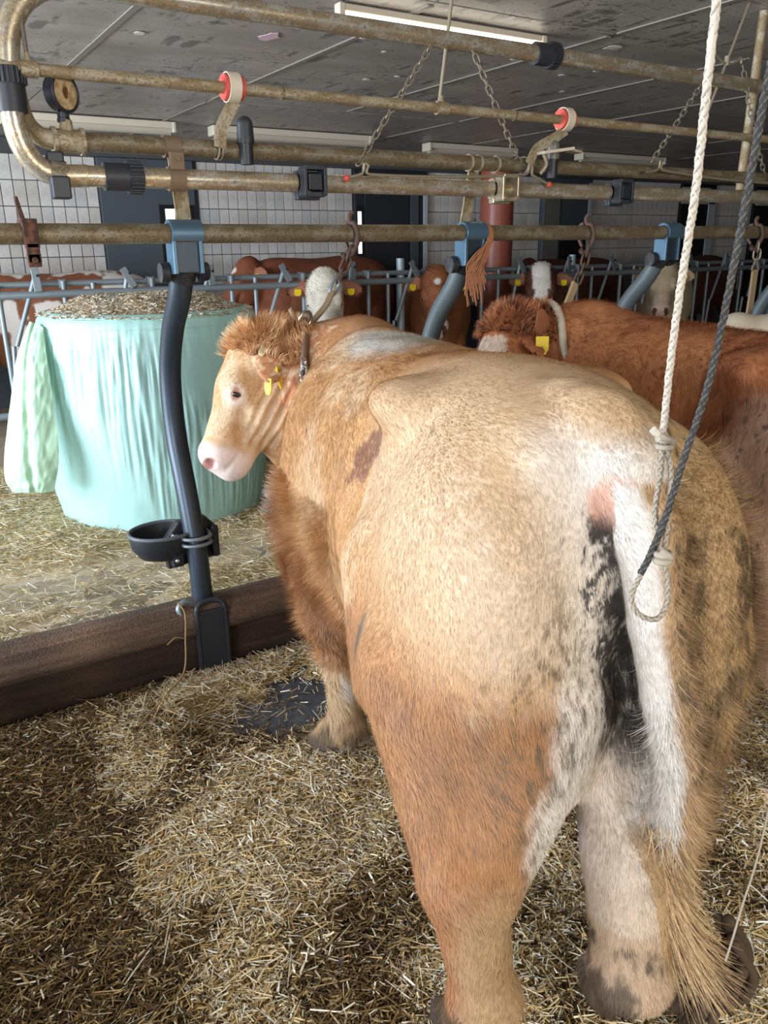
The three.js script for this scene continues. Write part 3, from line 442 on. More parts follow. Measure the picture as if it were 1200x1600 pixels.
// ------------------------------------------------------------------ wrapped bale
{
  const bx = 1.37, bz = -4.77, t = thing('silage_bale', 'big round bale in wrinkled pale green film with straw on top', 'bale', [bx, ALLEY, bz]);
  const NA = 420, NY = 200, prof = []; const hgt = 1.20, Rb = .63;
  for (let j = 0; j <= NY; j++) { const s = j / NY; let r, y; if (s < .06) { const a = s / .06 * 1.57; r = Rb - .05 + .05 * Math.sin(a) - .02; y = .05 - .05 * Math.cos(a); } else if (s < .90) { const u = (s - .06) / .84; y = mix(.05, hgt - .07, u); r = Rb - .02 + .03 * Math.sin(u * 3.14) - .004 * u; } else { const a = (s - .90) / .10 * 1.5; r = Rb - .085 + .065 * Math.cos(a); y = hgt - .07 + .07 * Math.sin(a); } prof.push([r, y, s]); }
  const p = [], ix = [];
  for (let j = 0; j <= NY; j++) for (let i = 0; i <= NA; i++) {
    const a = i / NA * 6.283185, [r, y, s] = prof[j], ca = Math.cos(a), sa = Math.sin(a); const X = ca * 3.2, Z = sa * 3.2;
    const wob = fbm(X * .8, y * 1.6, Z * .8, 3), ridge = (f, q, k) => { const n = fbm(X * f + wob * 1.6 + (y - .6) * k, y * q, Z * f + wob * 1.6, 2); return 1 - Math.abs(2 * n - 1) * 2.2; };
    const zone = ss(.35, .62, fbm(X * .6 + 3, y * 1.1, Z * .6, 2) + .14) * ss(.02, .2, y) * ss(1.2, 1.0, y), hor = ss(.90, 1.04, y) * ss(1.2, 1.12, y);
    let d = zone * (.012 * Math.max(0, ridge(8, 1.0, .9)) + .007 * Math.max(0, ridge(16, 1.6, -.8))) + hor * .004 * (1 - Math.abs(2 * fbm(X * 1.5, y * 22, Z * 1.5, 2) - 1)) + .016 * (wob - .5) + .003 * (fbm(X * 4, y * 12, Z * 4, 2) - .5);
    p.push(ca * (r + d), y, sa * (r + d)); if (i < NA && j < NY) { const q = j * (NA + 1) + i; ix.push(q, q + NA + 1, q + 1, q + 1, q + NA + 1, q + NA + 2); }
  }
  const g = new THREE.BufferGeometry(); g.setAttribute('position', new THREE.Float32BufferAttribute(p, 3)); g.setIndex(ix); g.computeVertexNormals();
  const film = new THREE.MeshPhysicalMaterial({ color: 0xa6d1cb, roughness: .36, clearcoat: .25, clearcoatRoughness: .35, side: THREE.DoubleSide }); obj('film', g, film, t);
  // cut face: heaped chopped forage
  const top = new THREE.CircleGeometry(.585, 64, 0, 6.2832).rotateX(-Math.PI / 2); const tg = new THREE.BufferGeometry(), tp = [], ti = []; for (let j = 0; j <= 24; j++) for (let i = 0; i <= 64; i++) { const r = .60 * j / 24, a = i / 64 * 6.2832, x = Math.cos(a) * r, z = Math.sin(a) * r; tp.push(x, hgt - .03 + .085 * ss(.60, .30, r) + .03 * (fbm(x * 9, 1, z * 9, 3) - .5), z); if (i < 64 && j < 24) { const q = j * 65 + i; ti.push(q, q + 1, q + 65, q + 1, q + 66, q + 65); } } tg.setAttribute('position', new THREE.Float32BufferAttribute(tp, 3)); tg.setIndex(ti); tg.computeVertexNormals();
  obj('forage', tg, std({ color: 0xb9a888, roughness: .95 }), t);
  strew('forage_flakes', t, 14000, 31, (R) => { const r = .60 * Math.sqrt(R()), a = R() * 6.283, x = Math.cos(a) * r, z = Math.sin(a) * r; return [x, hgt - .022 + .085 * ss(.60, .30, r) + .03 * (fbm(x * 9, 1, z * 9, 3) - .5) + .012 * R(), z]; }, { L: [.012, .035], W: [.003, .007], tilt: .6, pal: () => [[244, 238, 222], [222, 208, 180], [180, 158, 118], [238, 232, 220], [150, 126, 88]].map(c => SRGB(...c)) });
  // torn flap of film folded down on the left
  const A = [[.713, 1.262, -4.70], [.62, 1.09, -4.66], [.535, .82, -4.60], [.45, .48, -4.52], [.47, .40, -4.50]], B = [[.765, 1.235, -4.62], [.745, 1.08, -4.53], [.735, .86, -4.46], [.715, .58, -4.40], [.665, .395, -4.40]].map(q => q);
  const ca = new THREE.CatmullRomCurve3(A.map(q => V(q[0] - bx, q[1] - ALLEY, q[2] - bz))), cb = new THREE.CatmullRomCurve3(B.map(q => V(q[0] - bx, q[1] - ALLEY, q[2] - bz))), fp = [], fi = [], NU = 60, NV = 40;
  for (const side of [0, 1]) for (let j = 0; j <= NU; j++) for (let i = 0; i <= NV; i++) { const s = j / NU, v = i / NV, a = ca.getPoint(s), b = cb.getPoint(s), q = a.lerp(b, v), th = .018 * Math.sin(v * 3.14) * Math.min(1, (1 - s) * 14, s * 14) * (side ? -1 : 1), bl = .035 * Math.sin(v * 3.14) * Math.sin(Math.min(1, s * 1.2) * 2.4) - .022 * Math.exp(-Math.pow((v - .30 - .25 * s) / .07, 2)), n = .034 * (fbm(q.x * 14, q.y * 9, q.z * 14, 4) - .5) + .010 * (1 - Math.abs(2 * fbm(q.x * 30, q.y * 10, q.z * 30, 2) - 1)); fp.push(q.x - (bl + n) * .35 - th * .3, q.y, q.z + bl + n + th); }
  const off = (NU + 1) * (NV + 1); for (const side of [0, 1]) for (let j = 0; j < NU; j++) for (let i = 0; i < NV; i++) { const q = side * off + j * (NV + 1) + i; side ? fi.push(q, q + 1, q + NV + 1, q + 1, q + NV + 2, q + NV + 1) : fi.push(q, q + NV + 1, q + 1, q + 1, q + NV + 1, q + NV + 2); }
  const fg = new THREE.BufferGeometry(); fg.setAttribute('position', new THREE.Float32BufferAttribute(fp, 3)); fg.setIndex(fi); fg.computeVertexNormals(); const fm = obj('film_flap', fg, new THREE.MeshPhysicalMaterial({ color: 0xb2d9bd, roughness: .4, clearcoat: .2, clearcoatRoughness: .4, side: THREE.DoubleSide }), t); fm.userData.label = 'pale green film folded down on the left side';
}
// ------------------------------------------------------------------ self-locking feed fence across the alley
{
  const t = thing('feed_fence', 'grey steel feed fence with locking bars in front of the cattle', 'fence', [0, ALLEY, -6.05]);
  const R = rng(14), y1 = 1.30, y2 = 1.235; const G = {}; const bar = (name, a, b, r, m = M.galvPaint, parent = t) => obj(name, cyl(a, b, r, r, 12), m, parent);
  bar('top_rail', [-3.5, y1, -.03], [16.5, y1, -.03], .021); bar('top_rail', [-3.5, y2, .03], [16.5, y2, .03], .026); bar('bottom_rail', [-3.5, .42, 0], [16.5, .42, 0], .026);
  for (let i = 0; i < 21; i++) {
    const x = .55 + i * .62; bar('upright', [x, .42, 0], [x, y1 + .02, 0], .019); bar('upright', [x + .20, .42, 0], [x + .20, y1, 0], .017);
    const lean = i % 3 === 1 ? .12 : .20; bar('locking_bar', [x + .44, y1 + .06, .03], [x + .44 - lean * .9, .9, .03], .016); bar('stay', [x + .24, .9, .03], [x + .20, .45, .03], .015);
    const lv = obj('lever_plate', box(.05, .15, .012, 0, 0, 0, .003).rotateZ(i % 2 ? .5 : .05).translate(x + .44, y1 + .03, .055), M.galv, t); obj('lever_bolt', cyl([x + .45, y1 + .06, .06], [x + .45, y1 + .06, .075], .01, .01, 8), M.grime, lv);
    obj('rail_clamp', [box(.05, .06, .06, x, y1, -.03, .006), box(.05, .07, .07, x + .20, y2, .03, .006)].slice(0, 1), M.galv, t);
  }
  for (const x of [4.02, 6.1, 9.9]) { const u = bar('fence_post', [x, 0, -.06], [x, 1.42, -.06], .036, std({ color: 0x9fb2ba, roughness: .5, metalness: .3 })); }
}
// ------------------------------------------------------------------ animals: bodies as one surface from a distance field
const sub = (a, b) => [a[0] - b[0], a[1] - b[1], a[2] - b[2]], dot = (a, b) => a[0] * b[0] + a[1] * b[1] + a[2] * b[2];
const len = (a) => Math.hypot(a[0], a[1], a[2]), nrm = (a) => { const l = len(a) || 1; return [a[0] / l, a[1] / l, a[2] / l]; }, crs = (a, b) => [a[1] * b[2] - a[2] * b[1], a[2] * b[0] - a[0] * b[2], a[0] * b[1] - a[1] * b[0]];
function cap(a, b, ra, rb) { // tapered capsule
  const d = sub(b, a), l2 = dot(d, d);
  return (x, y, z) => { const px = x - a[0], py = y - a[1], pz = z - a[2], t = clamp((px * d[0] + py * d[1] + pz * d[2]) / l2); return Math.hypot(px - d[0] * t, py - d[1] * t, pz - d[2] * t) - (ra + (rb - ra) * t); };
}
function ell(c, r, ax, up) { // ellipsoid, optional axes: ax = direction of the first radius, up = rough direction of the second
  const u = ax ? nrm(ax) : [1, 0, 0], w = ax ? nrm(crs(u, up)) : [0, 0, 1], v = ax ? crs(w, u) : [0, 1, 0];
  const m = Math.min(...r);
  return (x, y, z) => {
    const p = [x - c[0], y - c[1], z - c[2]], a = dot(p, u), b = dot(p, v), e = dot(p, w);
    const k0 = Math.hypot(a / r[0], b / r[1], e / r[2]), k1 = Math.hypot(a / (r[0] * r[0]), b / (r[1] * r[1]), e / (r[2] * r[2]));
    return k1 < 1e-9 ? -m : k0 * (k0 - 1) / k1;
  };
}
function smin(a, b, k) { const h = Math.max(k - Math.abs(a - b), 0) / k; return Math.min(a, b) - h * h * k * 0.25; }
function smax(a, b, k) { return -smin(-a, -b, k); }
function loft(st) { // trunk: stations [f, cx, top, bottom, halfWidth, widestAt(0..1), exponent], f forward = -z
  return (x, y, z) => {
    const f = -z; let i = 0; while (i < st.length - 2 && f > st[i + 1][0]) i++;
    const A = st[i], B = st[i + 1], t0 = (f - A[0]) / (B[0] - A[0]), t = clamp(t0), P = st[Math.max(0, i - 1)], N = st[Math.min(st.length - 1, i + 2)];
    const I = (k) => { const m0 = (B[k] - P[k]) / Math.max(1e-6, B[0] - P[0]) * (B[0] - A[0]), m1 = (N[k] - A[k]) / Math.max(1e-6, N[0] - A[0]) * (B[0] - A[0]), t2 = t * t, t3 = t2 * t; return (2 * t3 - 3 * t2 + 1) * A[k] + (t3 - 2 * t2 + t) * m0 + (-2 * t3 + 3 * t2) * B[k] + (t3 - t2) * m1; };
    const cx = I(1), top = I(2), bot = I(3), hw = I(4), wa = I(5), e = A[6] + (B[6] - A[6]) * t;
    const cy = bot + (top - bot) * wa, hh = y > cy ? top - cy : cy - bot;
    const q = Math.pow(Math.pow(Math.abs(x - cx) / hw, e) + Math.pow(Math.abs(y - cy) / hh, e), 1 / e);
    let d = (q - 1) * Math.min(hw, hh);
    if (t0 < 0) d = Math.hypot(Math.max(d, 0), -t0 * (B[0] - A[0])) + Math.min(d, 0) * 0; if (t0 > 1) d = Math.hypot(Math.max(d, 0), (t0 - 1) * (B[0] - A[0]));
    return d;
  };
}
// surface nets over the cells near the surface; normals from the field
function meshField(sdf, lo, hi, h) {
  const B = 8, nx = Math.ceil((hi[0] - lo[0]) / h / B) * B, ny = Math.ceil((hi[1] - lo[1]) / h / B) * B, nz = Math.ceil((hi[2] - lo[2]) / h / B) * B;
  const NX = nx + 1, NY = ny + 1, val = new Map(), key = (i, j, k) => (k * NY + j) * NX + i;
  const D = (i, j, k) => { const q = key(i, j, k); let v = val.get(q); if (v === undefined) { v = sdf(lo[0] + i * h, lo[1] + j * h, lo[2] + k * h); val.set(q, v); } return v; };
  const vid = new Map(), pos = [], cells = [], R = B * h * 0.87 * 1.5;
  for (let bk = 0; bk < nz; bk += B) for (let bj = 0; bj < ny; bj += B) for (let bi = 0; bi < nx; bi += B) {
    if (Math.abs(sdf(lo[0] + (bi + B / 2) * h, lo[1] + (bj + B / 2) * h, lo[2] + (bk + B / 2) * h)) > R) continue;
    for (let k = bk; k < bk + B; k++) for (let j = bj; j < bj + B; j++) for (let i = bi; i < bi + B; i++) {
      const c = [D(i, j, k), D(i + 1, j, k), D(i, j + 1, k), D(i + 1, j + 1, k), D(i, j, k + 1), D(i + 1, j, k + 1), D(i, j + 1, k + 1), D(i + 1, j + 1, k + 1)];
      let neg = 0; for (const v of c) if (v < 0) neg++; if (!neg || neg === 8) continue;
      let sx = 0, sy = 0, sz = 0, n = 0; const E = (a, b, ax, ay, az, dx, dy, dz) => { if ((c[a] < 0) !== (c[b] < 0)) { const t = c[a] / (c[a] - c[b]); sx += ax + dx * t; sy += ay + dy * t; sz += az + dz * t; n++; } };
      E(0, 1, 0, 0, 0, 1, 0, 0); E(2, 3, 0, 1, 0, 1, 0, 0); E(4, 5, 0, 0, 1, 1, 0, 0); E(6, 7, 0, 1, 1, 1, 0, 0);
      E(0, 2, 0, 0, 0, 0, 1, 0); E(1, 3, 1, 0, 0, 0, 1, 0); E(4, 6, 0, 0, 1, 0, 1, 0); E(5, 7, 1, 0, 1, 0, 1, 0);
      E(0, 4, 0, 0, 0, 0, 0, 1); E(1, 5, 1, 0, 0, 0, 0, 1); E(2, 6, 0, 1, 0, 0, 0, 1); E(3, 7, 1, 1, 0, 0, 0, 1);
      vid.set(key(i, j, k), pos.length / 3); pos.push(lo[0] + (i + sx / n) * h, lo[1] + (j + sy / n) * h, lo[2] + (k + sz / n) * h); cells.push(i, j, k);
    }
  }
  const idx = [];
  const quad = (a, b, c, d, flip) => { if (a === undefined || b === undefined || c === undefined || d === undefined) return; flip ? idx.push(a, b, c, a, c, d) : idx.push(a, c, b, a, d, c); };
  for (let q = 0; q < cells.length; q += 3) {
    const i = cells[q], j = cells[q + 1], k = cells[q + 2], v0 = D(i, j, k) < 0, g = (a, b, c) => vid.get(key(a, b, c));
    if (v0 !== D(i + 1, j, k) < 0) quad(g(i, j, k), g(i, j - 1, k), g(i, j - 1, k - 1), g(i, j, k - 1), v0);
    if (v0 !== D(i, j + 1, k) < 0) quad(g(i, j, k), g(i, j, k - 1), g(i - 1, j, k - 1), g(i - 1, j, k), v0);
    if (v0 !== D(i, j, k + 1) < 0) quad(g(i, j, k), g(i - 1, j, k), g(i - 1, j - 1, k), g(i, j - 1, k), v0);
  }
  const N = new Float32Array(pos.length), e = h * 0.6;
  for (let q = 0; q < pos.length; q += 3) {
    const x = pos[q], y = pos[q + 1], z = pos[q + 2], n = nrm([sdf(x + e, y, z) - sdf(x - e, y, z), sdf(x, y + e, z) - sdf(x, y - e, z), sdf(x, y, z + e) - sdf(x, y, z - e)]);
    N[q] = n[0]; N[q + 1] = n[1]; N[q + 2] = n[2];
  }
  const G = new THREE.BufferGeometry(); G.setAttribute('position', new THREE.Float32BufferAttribute(pos, 3)); G.setAttribute('normal', new THREE.BufferAttribute(N, 3)); G.setIndex(idx); return G;
}
function paint(G, fn) { // fn(x, y, z, nx, ny, nz) -> linear rgb, the animal's own coat colours
  const p = G.attributes.position, n = G.attributes.normal, c = new Float32Array(p.count * 3);
  for (let i = 0; i < p.count; i++) { const q = fn(p.getX(i), p.getY(i), p.getZ(i), n.getX(i), n.getY(i), n.getZ(i)); c[i * 3] = q[0]; c[i * 3 + 1] = q[1]; c[i * 3 + 2] = q[2]; }
  G.setAttribute('color', new THREE.BufferAttribute(c, 3)); return G;
}
const P = (r, y, f) => [r, y, -f];   // right, up, forward in an animal's own frame
// head frame: u from poll to muzzle, v towards the forehead side, w towards the head's left
function headFrame(poll, muz, leftHint) {
  const u = nrm(sub(muz, poll)); let w = nrm(sub(leftHint, [u[0] * dot(leftHint, u), u[1] * dot(leftHint, u), u[2] * dot(leftHint, u)])); const v = crs(u, w);
  const f = (a, b, c) => [poll[0] + u[0] * a + v[0] * b + w[0] * c, poll[1] + u[1] * a + v[1] * b + w[1] * c, poll[2] + u[2] * a + v[2] * b + w[2] * c];
  return { u, v, w, at: f, to: (p) => { const d = sub(p, poll); return [dot(d, u), dot(d, v), dot(d, w)]; } };
}
function headParts(H, s = 1) {
  const h = (a, b, c) => H.at(a * s, b * s, c * s), E = (c, r) => ell(c, r.map(x => x * s), H.u, H.v);
  const solid = [
    [E(h(.07, -.055, 0), [.12, .10, .105]), .03], [E(h(.17, -.045, 0), [.13, .085, .112]), .05],
    [cap(h(.20, -.035, 0), h(.40, -.045, 0), .078 * s, .062 * s), .05], [E(h(.36, -.05, 0), [.11, .072, .068]), .04], [E(h(.43, -.035, 0), [.055, .068, .078]), .03],
    [E(h(.455, -.085, 0), [.045, .045, .055]), .025],
    [cap(h(.20, -.15, .0), h(.42, -.105, 0), .055 * s, .038 * s), .05],
    [E(h(.19, -.125, .05), [.125, .095, .055]), .04], [E(h(.19, -.125, -.05), [.125, .095, .055]), .04],
    [E(h(.205, -.008, .082), [.05, .036, .030]), .03], [E(h(.205, -.008, -.082), [.05, .036, .030]), .03],
  ];
  const cut = [
    [E(h(.232, -.016, .116), [.021, .014, .016]), .012], [E(h(.232, -.016, -.116), [.021, .014, .016]), .012],
    [E(h(.468, -.008, .055), [.014, .022, .016]), .010], [E(h(.468, -.008, -.055), [.014, .022, .016]), .010],
    [cap(h(.475, -.066, .062), h(.385, -.098, .078), .004 * s, .003 * s), .012], [cap(h(.475, -.066, -.062), h(.385, -.098, -.078), .004 * s, .003 * s), .012],
    [cap(h(.28, -.055, .088), h(.36, -.075, .08), .010 * s, .006 * s), .03],
  ];
  return { solid, cut };
}
function earShape(H, side, s = 1, tip = [.165, -.115, .155], base = [.07, -.06, .095], up = null, hw = .043) { // a leaf that hangs from the side of the poll
  const a = H.at(base[0] * s, base[1] * s, base[2] * side * s), b = H.at(tip[0] * s, tip[1] * s, tip[2] * side * s), m = a.map((x, i) => (x + b[i]) / 2);
  return { d: sub(b, a), a, b, f: ell(m, [len(sub(b, a)) * .56, hw * s, .014 * s], sub(b, a), up || H.w.map((x, i) => x * .45 * side + H.u[i] * -.2 + H.v[i] * -1)) };
}

const BH = headFrame(P(-.345, 1.352, 1.53), P(-.542, .945, 1.41), [-.10, .05, .97]);
function bullField() {
  const trunk = loft([
    [-.12, -.01, 1.14, .98, .05, .45, 2], [-.10, -.01, 1.21, .90, .13, .42, 2], [-.05, -.01, 1.28, .80, .21, .42, 2], [.04, -.01, 1.34, .74, .26, .44, 2], [.18, 0, 1.385, .68, .285, .5, 2], [.36, 0, 1.395, .6, .305, .55, 2.05],
    [.6, 0, 1.375, .50, .318, .52, 2.15], [.9, 0, 1.37, .45, .36, .5, 2.15], [1.15, 0, 1.375, .42, .328, .5, 2.1], [1.32, .01, 1.385, .46, .265, .52, 2], [1.48, .0, 1.36, .56, .20, .55, 2], [1.58, -.03, 1.24, .7, .13, .55, 2], [1.62, -.03, 1.1, .85, .04, .5, 2],
  ]);
  const L = [];   // [field, blend]
  const add = (f, k) => L.push([f, k]);
  // hips, rump, thighs
  for (const s of [-1, 1]) {
    add(ell(P(.235 * s, 1.305, .36), [.07, .045, .10]), .09);
    add(ell(P(.08 * s, 1.275, .16), [.12, .07, .22]), .08);
  }
  add(ell(P(-.195, .96, .12), [.165, .33, .25]), .05); add(ell(P(.205, .96, .10), [.165, .33, .25]), .05);
  add(ell(P(-.17, .90, -.015), [.15, .26, .13]), .05); add(ell(P(.19, .90, -.015), [.15, .26, .13]), .05);
  add(cap(P(-.23, .95, .34), P(-.25, .70, .30), .15, .125), .07); add(cap(P(.22, .95, .34), P(.26, .70, .30), .15, .12), .07);
  add(cap(P(-.22, .80, .14), P(-.265, .43, -.035), .19, .085), .05); add(cap(P(.18, .80, .10), P(.085, .45, -.10), .18, .09), .05); add(cap(P(.23, .80, .02), P(.20, .55, -.02), .17, .13), .05);
  add(cap(P(-.10, .78, .0), P(-.225, .43, -.075), .155, .075), .05); add(ell(P(-.06, .70, -.01), [.11, .17, .10]), .04); add(cap(P(.17, .74, .0), P(.08, .42, -.15), .16, .07), .05);
  // hind cannons, fetlocks, hooves
  const leg = (hk, fl, hf, dir, r0, r1, fr = .066) => {
    const hy = hf[1]; add(cap(hk, fl, r0, r1), .03); add(ell([fl[0], fl[1], fl[2]], [fr, .056, fr + .002]), .03);
    const t = [hf[0] + dir[0] * .05, hy + .07, hf[2] + dir[2] * .05]; add(cap(fl, t, .054, .055), .02);
    const sx = dir[2], sz = -dir[0];
    for (const q of [-1, 1]) add(ell([hf[0] + dir[0] * .06 + sx * q * .034, hy + .035, hf[2] + dir[2] * .06 + sz * q * .034], [.072, .05, .036], dir, [0, 1, 0]), .008);
    for (const q of [-1, 1]) add(ell([fl[0] - dir[0] * .055 + sx * q * .025, fl[1] - .03, fl[2] - dir[2] * .055 + sz * q * .025], [.018, .024, .016]), .01);
  };
  const fw = nrm(P(-.15, 0, 1));
  leg(P(-.262, .45, -.055), P(-.232, .165, -.10), P(-.235, 0, -.10), fw, .085, .060, .078);
  leg(P(.065, .46, -.13), P(.062, .20, -.175), P(.072, .055, -.165), nrm(P(.1, 0, 1)), .092, .074, .084);
  // forelegs
  add(cap(P(-.21, .78, 1.18), P(-.215, .5, 1.1), .16, .095), .08); add(cap(P(.21, .78, 1.18), P(.2, .5, 1.1), .16, .095), .08);
  add(cap(P(-.215, .5, 1.1), P(-.195, .32, 1.02), .095, .062), .04); add(cap(P(.2, .5, 1.1), P(.2, .32, 1.08), .095, .062), .04);
  leg(P(-.195, .34, 1.03), P(-.20, .12, 1.0), P(-.215, 0, .99), nrm(P(-.45, 0, .9)), .062, .050);
  leg(P(.2, .34, 1.08), P(.2, .12, 1.06), P(.2, 0, 1.07), nrm(P(.1, 0, 1)), .060, .048);
  // shoulder, brisket, neck
  add(ell(P(-.195, .94, 1.10), [.13, .31, .20]), .08); add(ell(P(.215, .98, 1.14), [.135, .33, .20]), .08);
  add(ell(P(-.05, .60, 1.38), [.17, .2, .18]), .09);
  add(cap(P(-.01, 1.12, 1.38), P(-.25, 1.20, 1.50), .215, .135), .08); add(cap(P(-.02, 1.24, 1.38), P(-.27, 1.265, 1.52), .15, .10), .06);
  add(cap(P(-.04, .95, 1.38), P(-.27, 1.10, 1.50), .18, .105), .07); add(cap(P(-.06, .78, 1.40), P(-.29, .98, 1.49), .12, .055), .06);
  const hp = headParts(BH);
  // tail: root on the sacrum, hanging clear of the cleft
  const T = [[-.01, 1.33, .06, .05], [-.012, 1.315, -.02, .055], [.005, 1.25, -.10, .058], [.02, 1.15, -.15, .054], [.032, 1.0, -.18, .049], [.062, .86, -.19, .046], [.10, .72, -.19, .045], [.12, .56, -.185, .043], [.13, .40, -.18, .040], [.15, .30, -.18, .03]];
  const tail = []; for (let i = 0; i + 1 < T.length; i++) tail.push(cap(P(T[i][0], T[i][1], T[i][2]), P(T[i + 1][0], T[i + 1][1], T[i + 1][2]), T[i][3], T[i + 1][3]));
  const ears = [earShape(BH, 1, 1, [.17, -.10, .205], [.055, -.055, .088]), earShape(BH, -1, 1, [.12, -.10, .24], [.055, -.055, .088])];
  const cleft = cap(P(.012, 1.16, -.20), P(.03, .62, -.18), .05, .045);
  const hipHollow = ell(P(-.36, 1.17, .50), [.06, .12, .12]);
  const back = (x, y, z) => {
    let d = trunk(x, y, z); for (const [f, k] of L) { const v = f(x, y, z); if (v < d + k) d = smin(d, v, k); }
    d = smax(d, -cleft(x, y, z), .06); d = smax(d, -hipHollow(x, y, z), .10);
    if (-z > 1.2 && x < .05) { let q = 9; for (const [f, k] of hp.solid) q = smin(q, f(x, y, z), k); d = smin(d, q, .05); for (const [f, k] of hp.cut) { const v = f(x, y, z); if (-v > d - k) d = smax(d, -v, k); } { const h = BH.to([x, y, z]), m = ss(.10, .18, h[0]) * ss(.40, .33, h[0]) * ss(-.06, -.12, h[1]) * ss(-.30, -.22, h[1]) * (h[2] > 0 ? 1 : 0); if (m > 0) d += m * .0045 * Math.sin((h[1] * 1.0 - h[0] * .12) * 190 + 2.5 * noise(x * 14, y * 14, z * 14)); }
      for (const e of ears) d = smin(d, e.f(x, y, z), .012); }
    if (-z < .2) for (let i = 0; i < tail.length; i++) d = smin(d, tail[i](x, y, z), i < 2 ? .05 : i < 4 ? .022 : .010);
    return d;
  };
  return back;
}
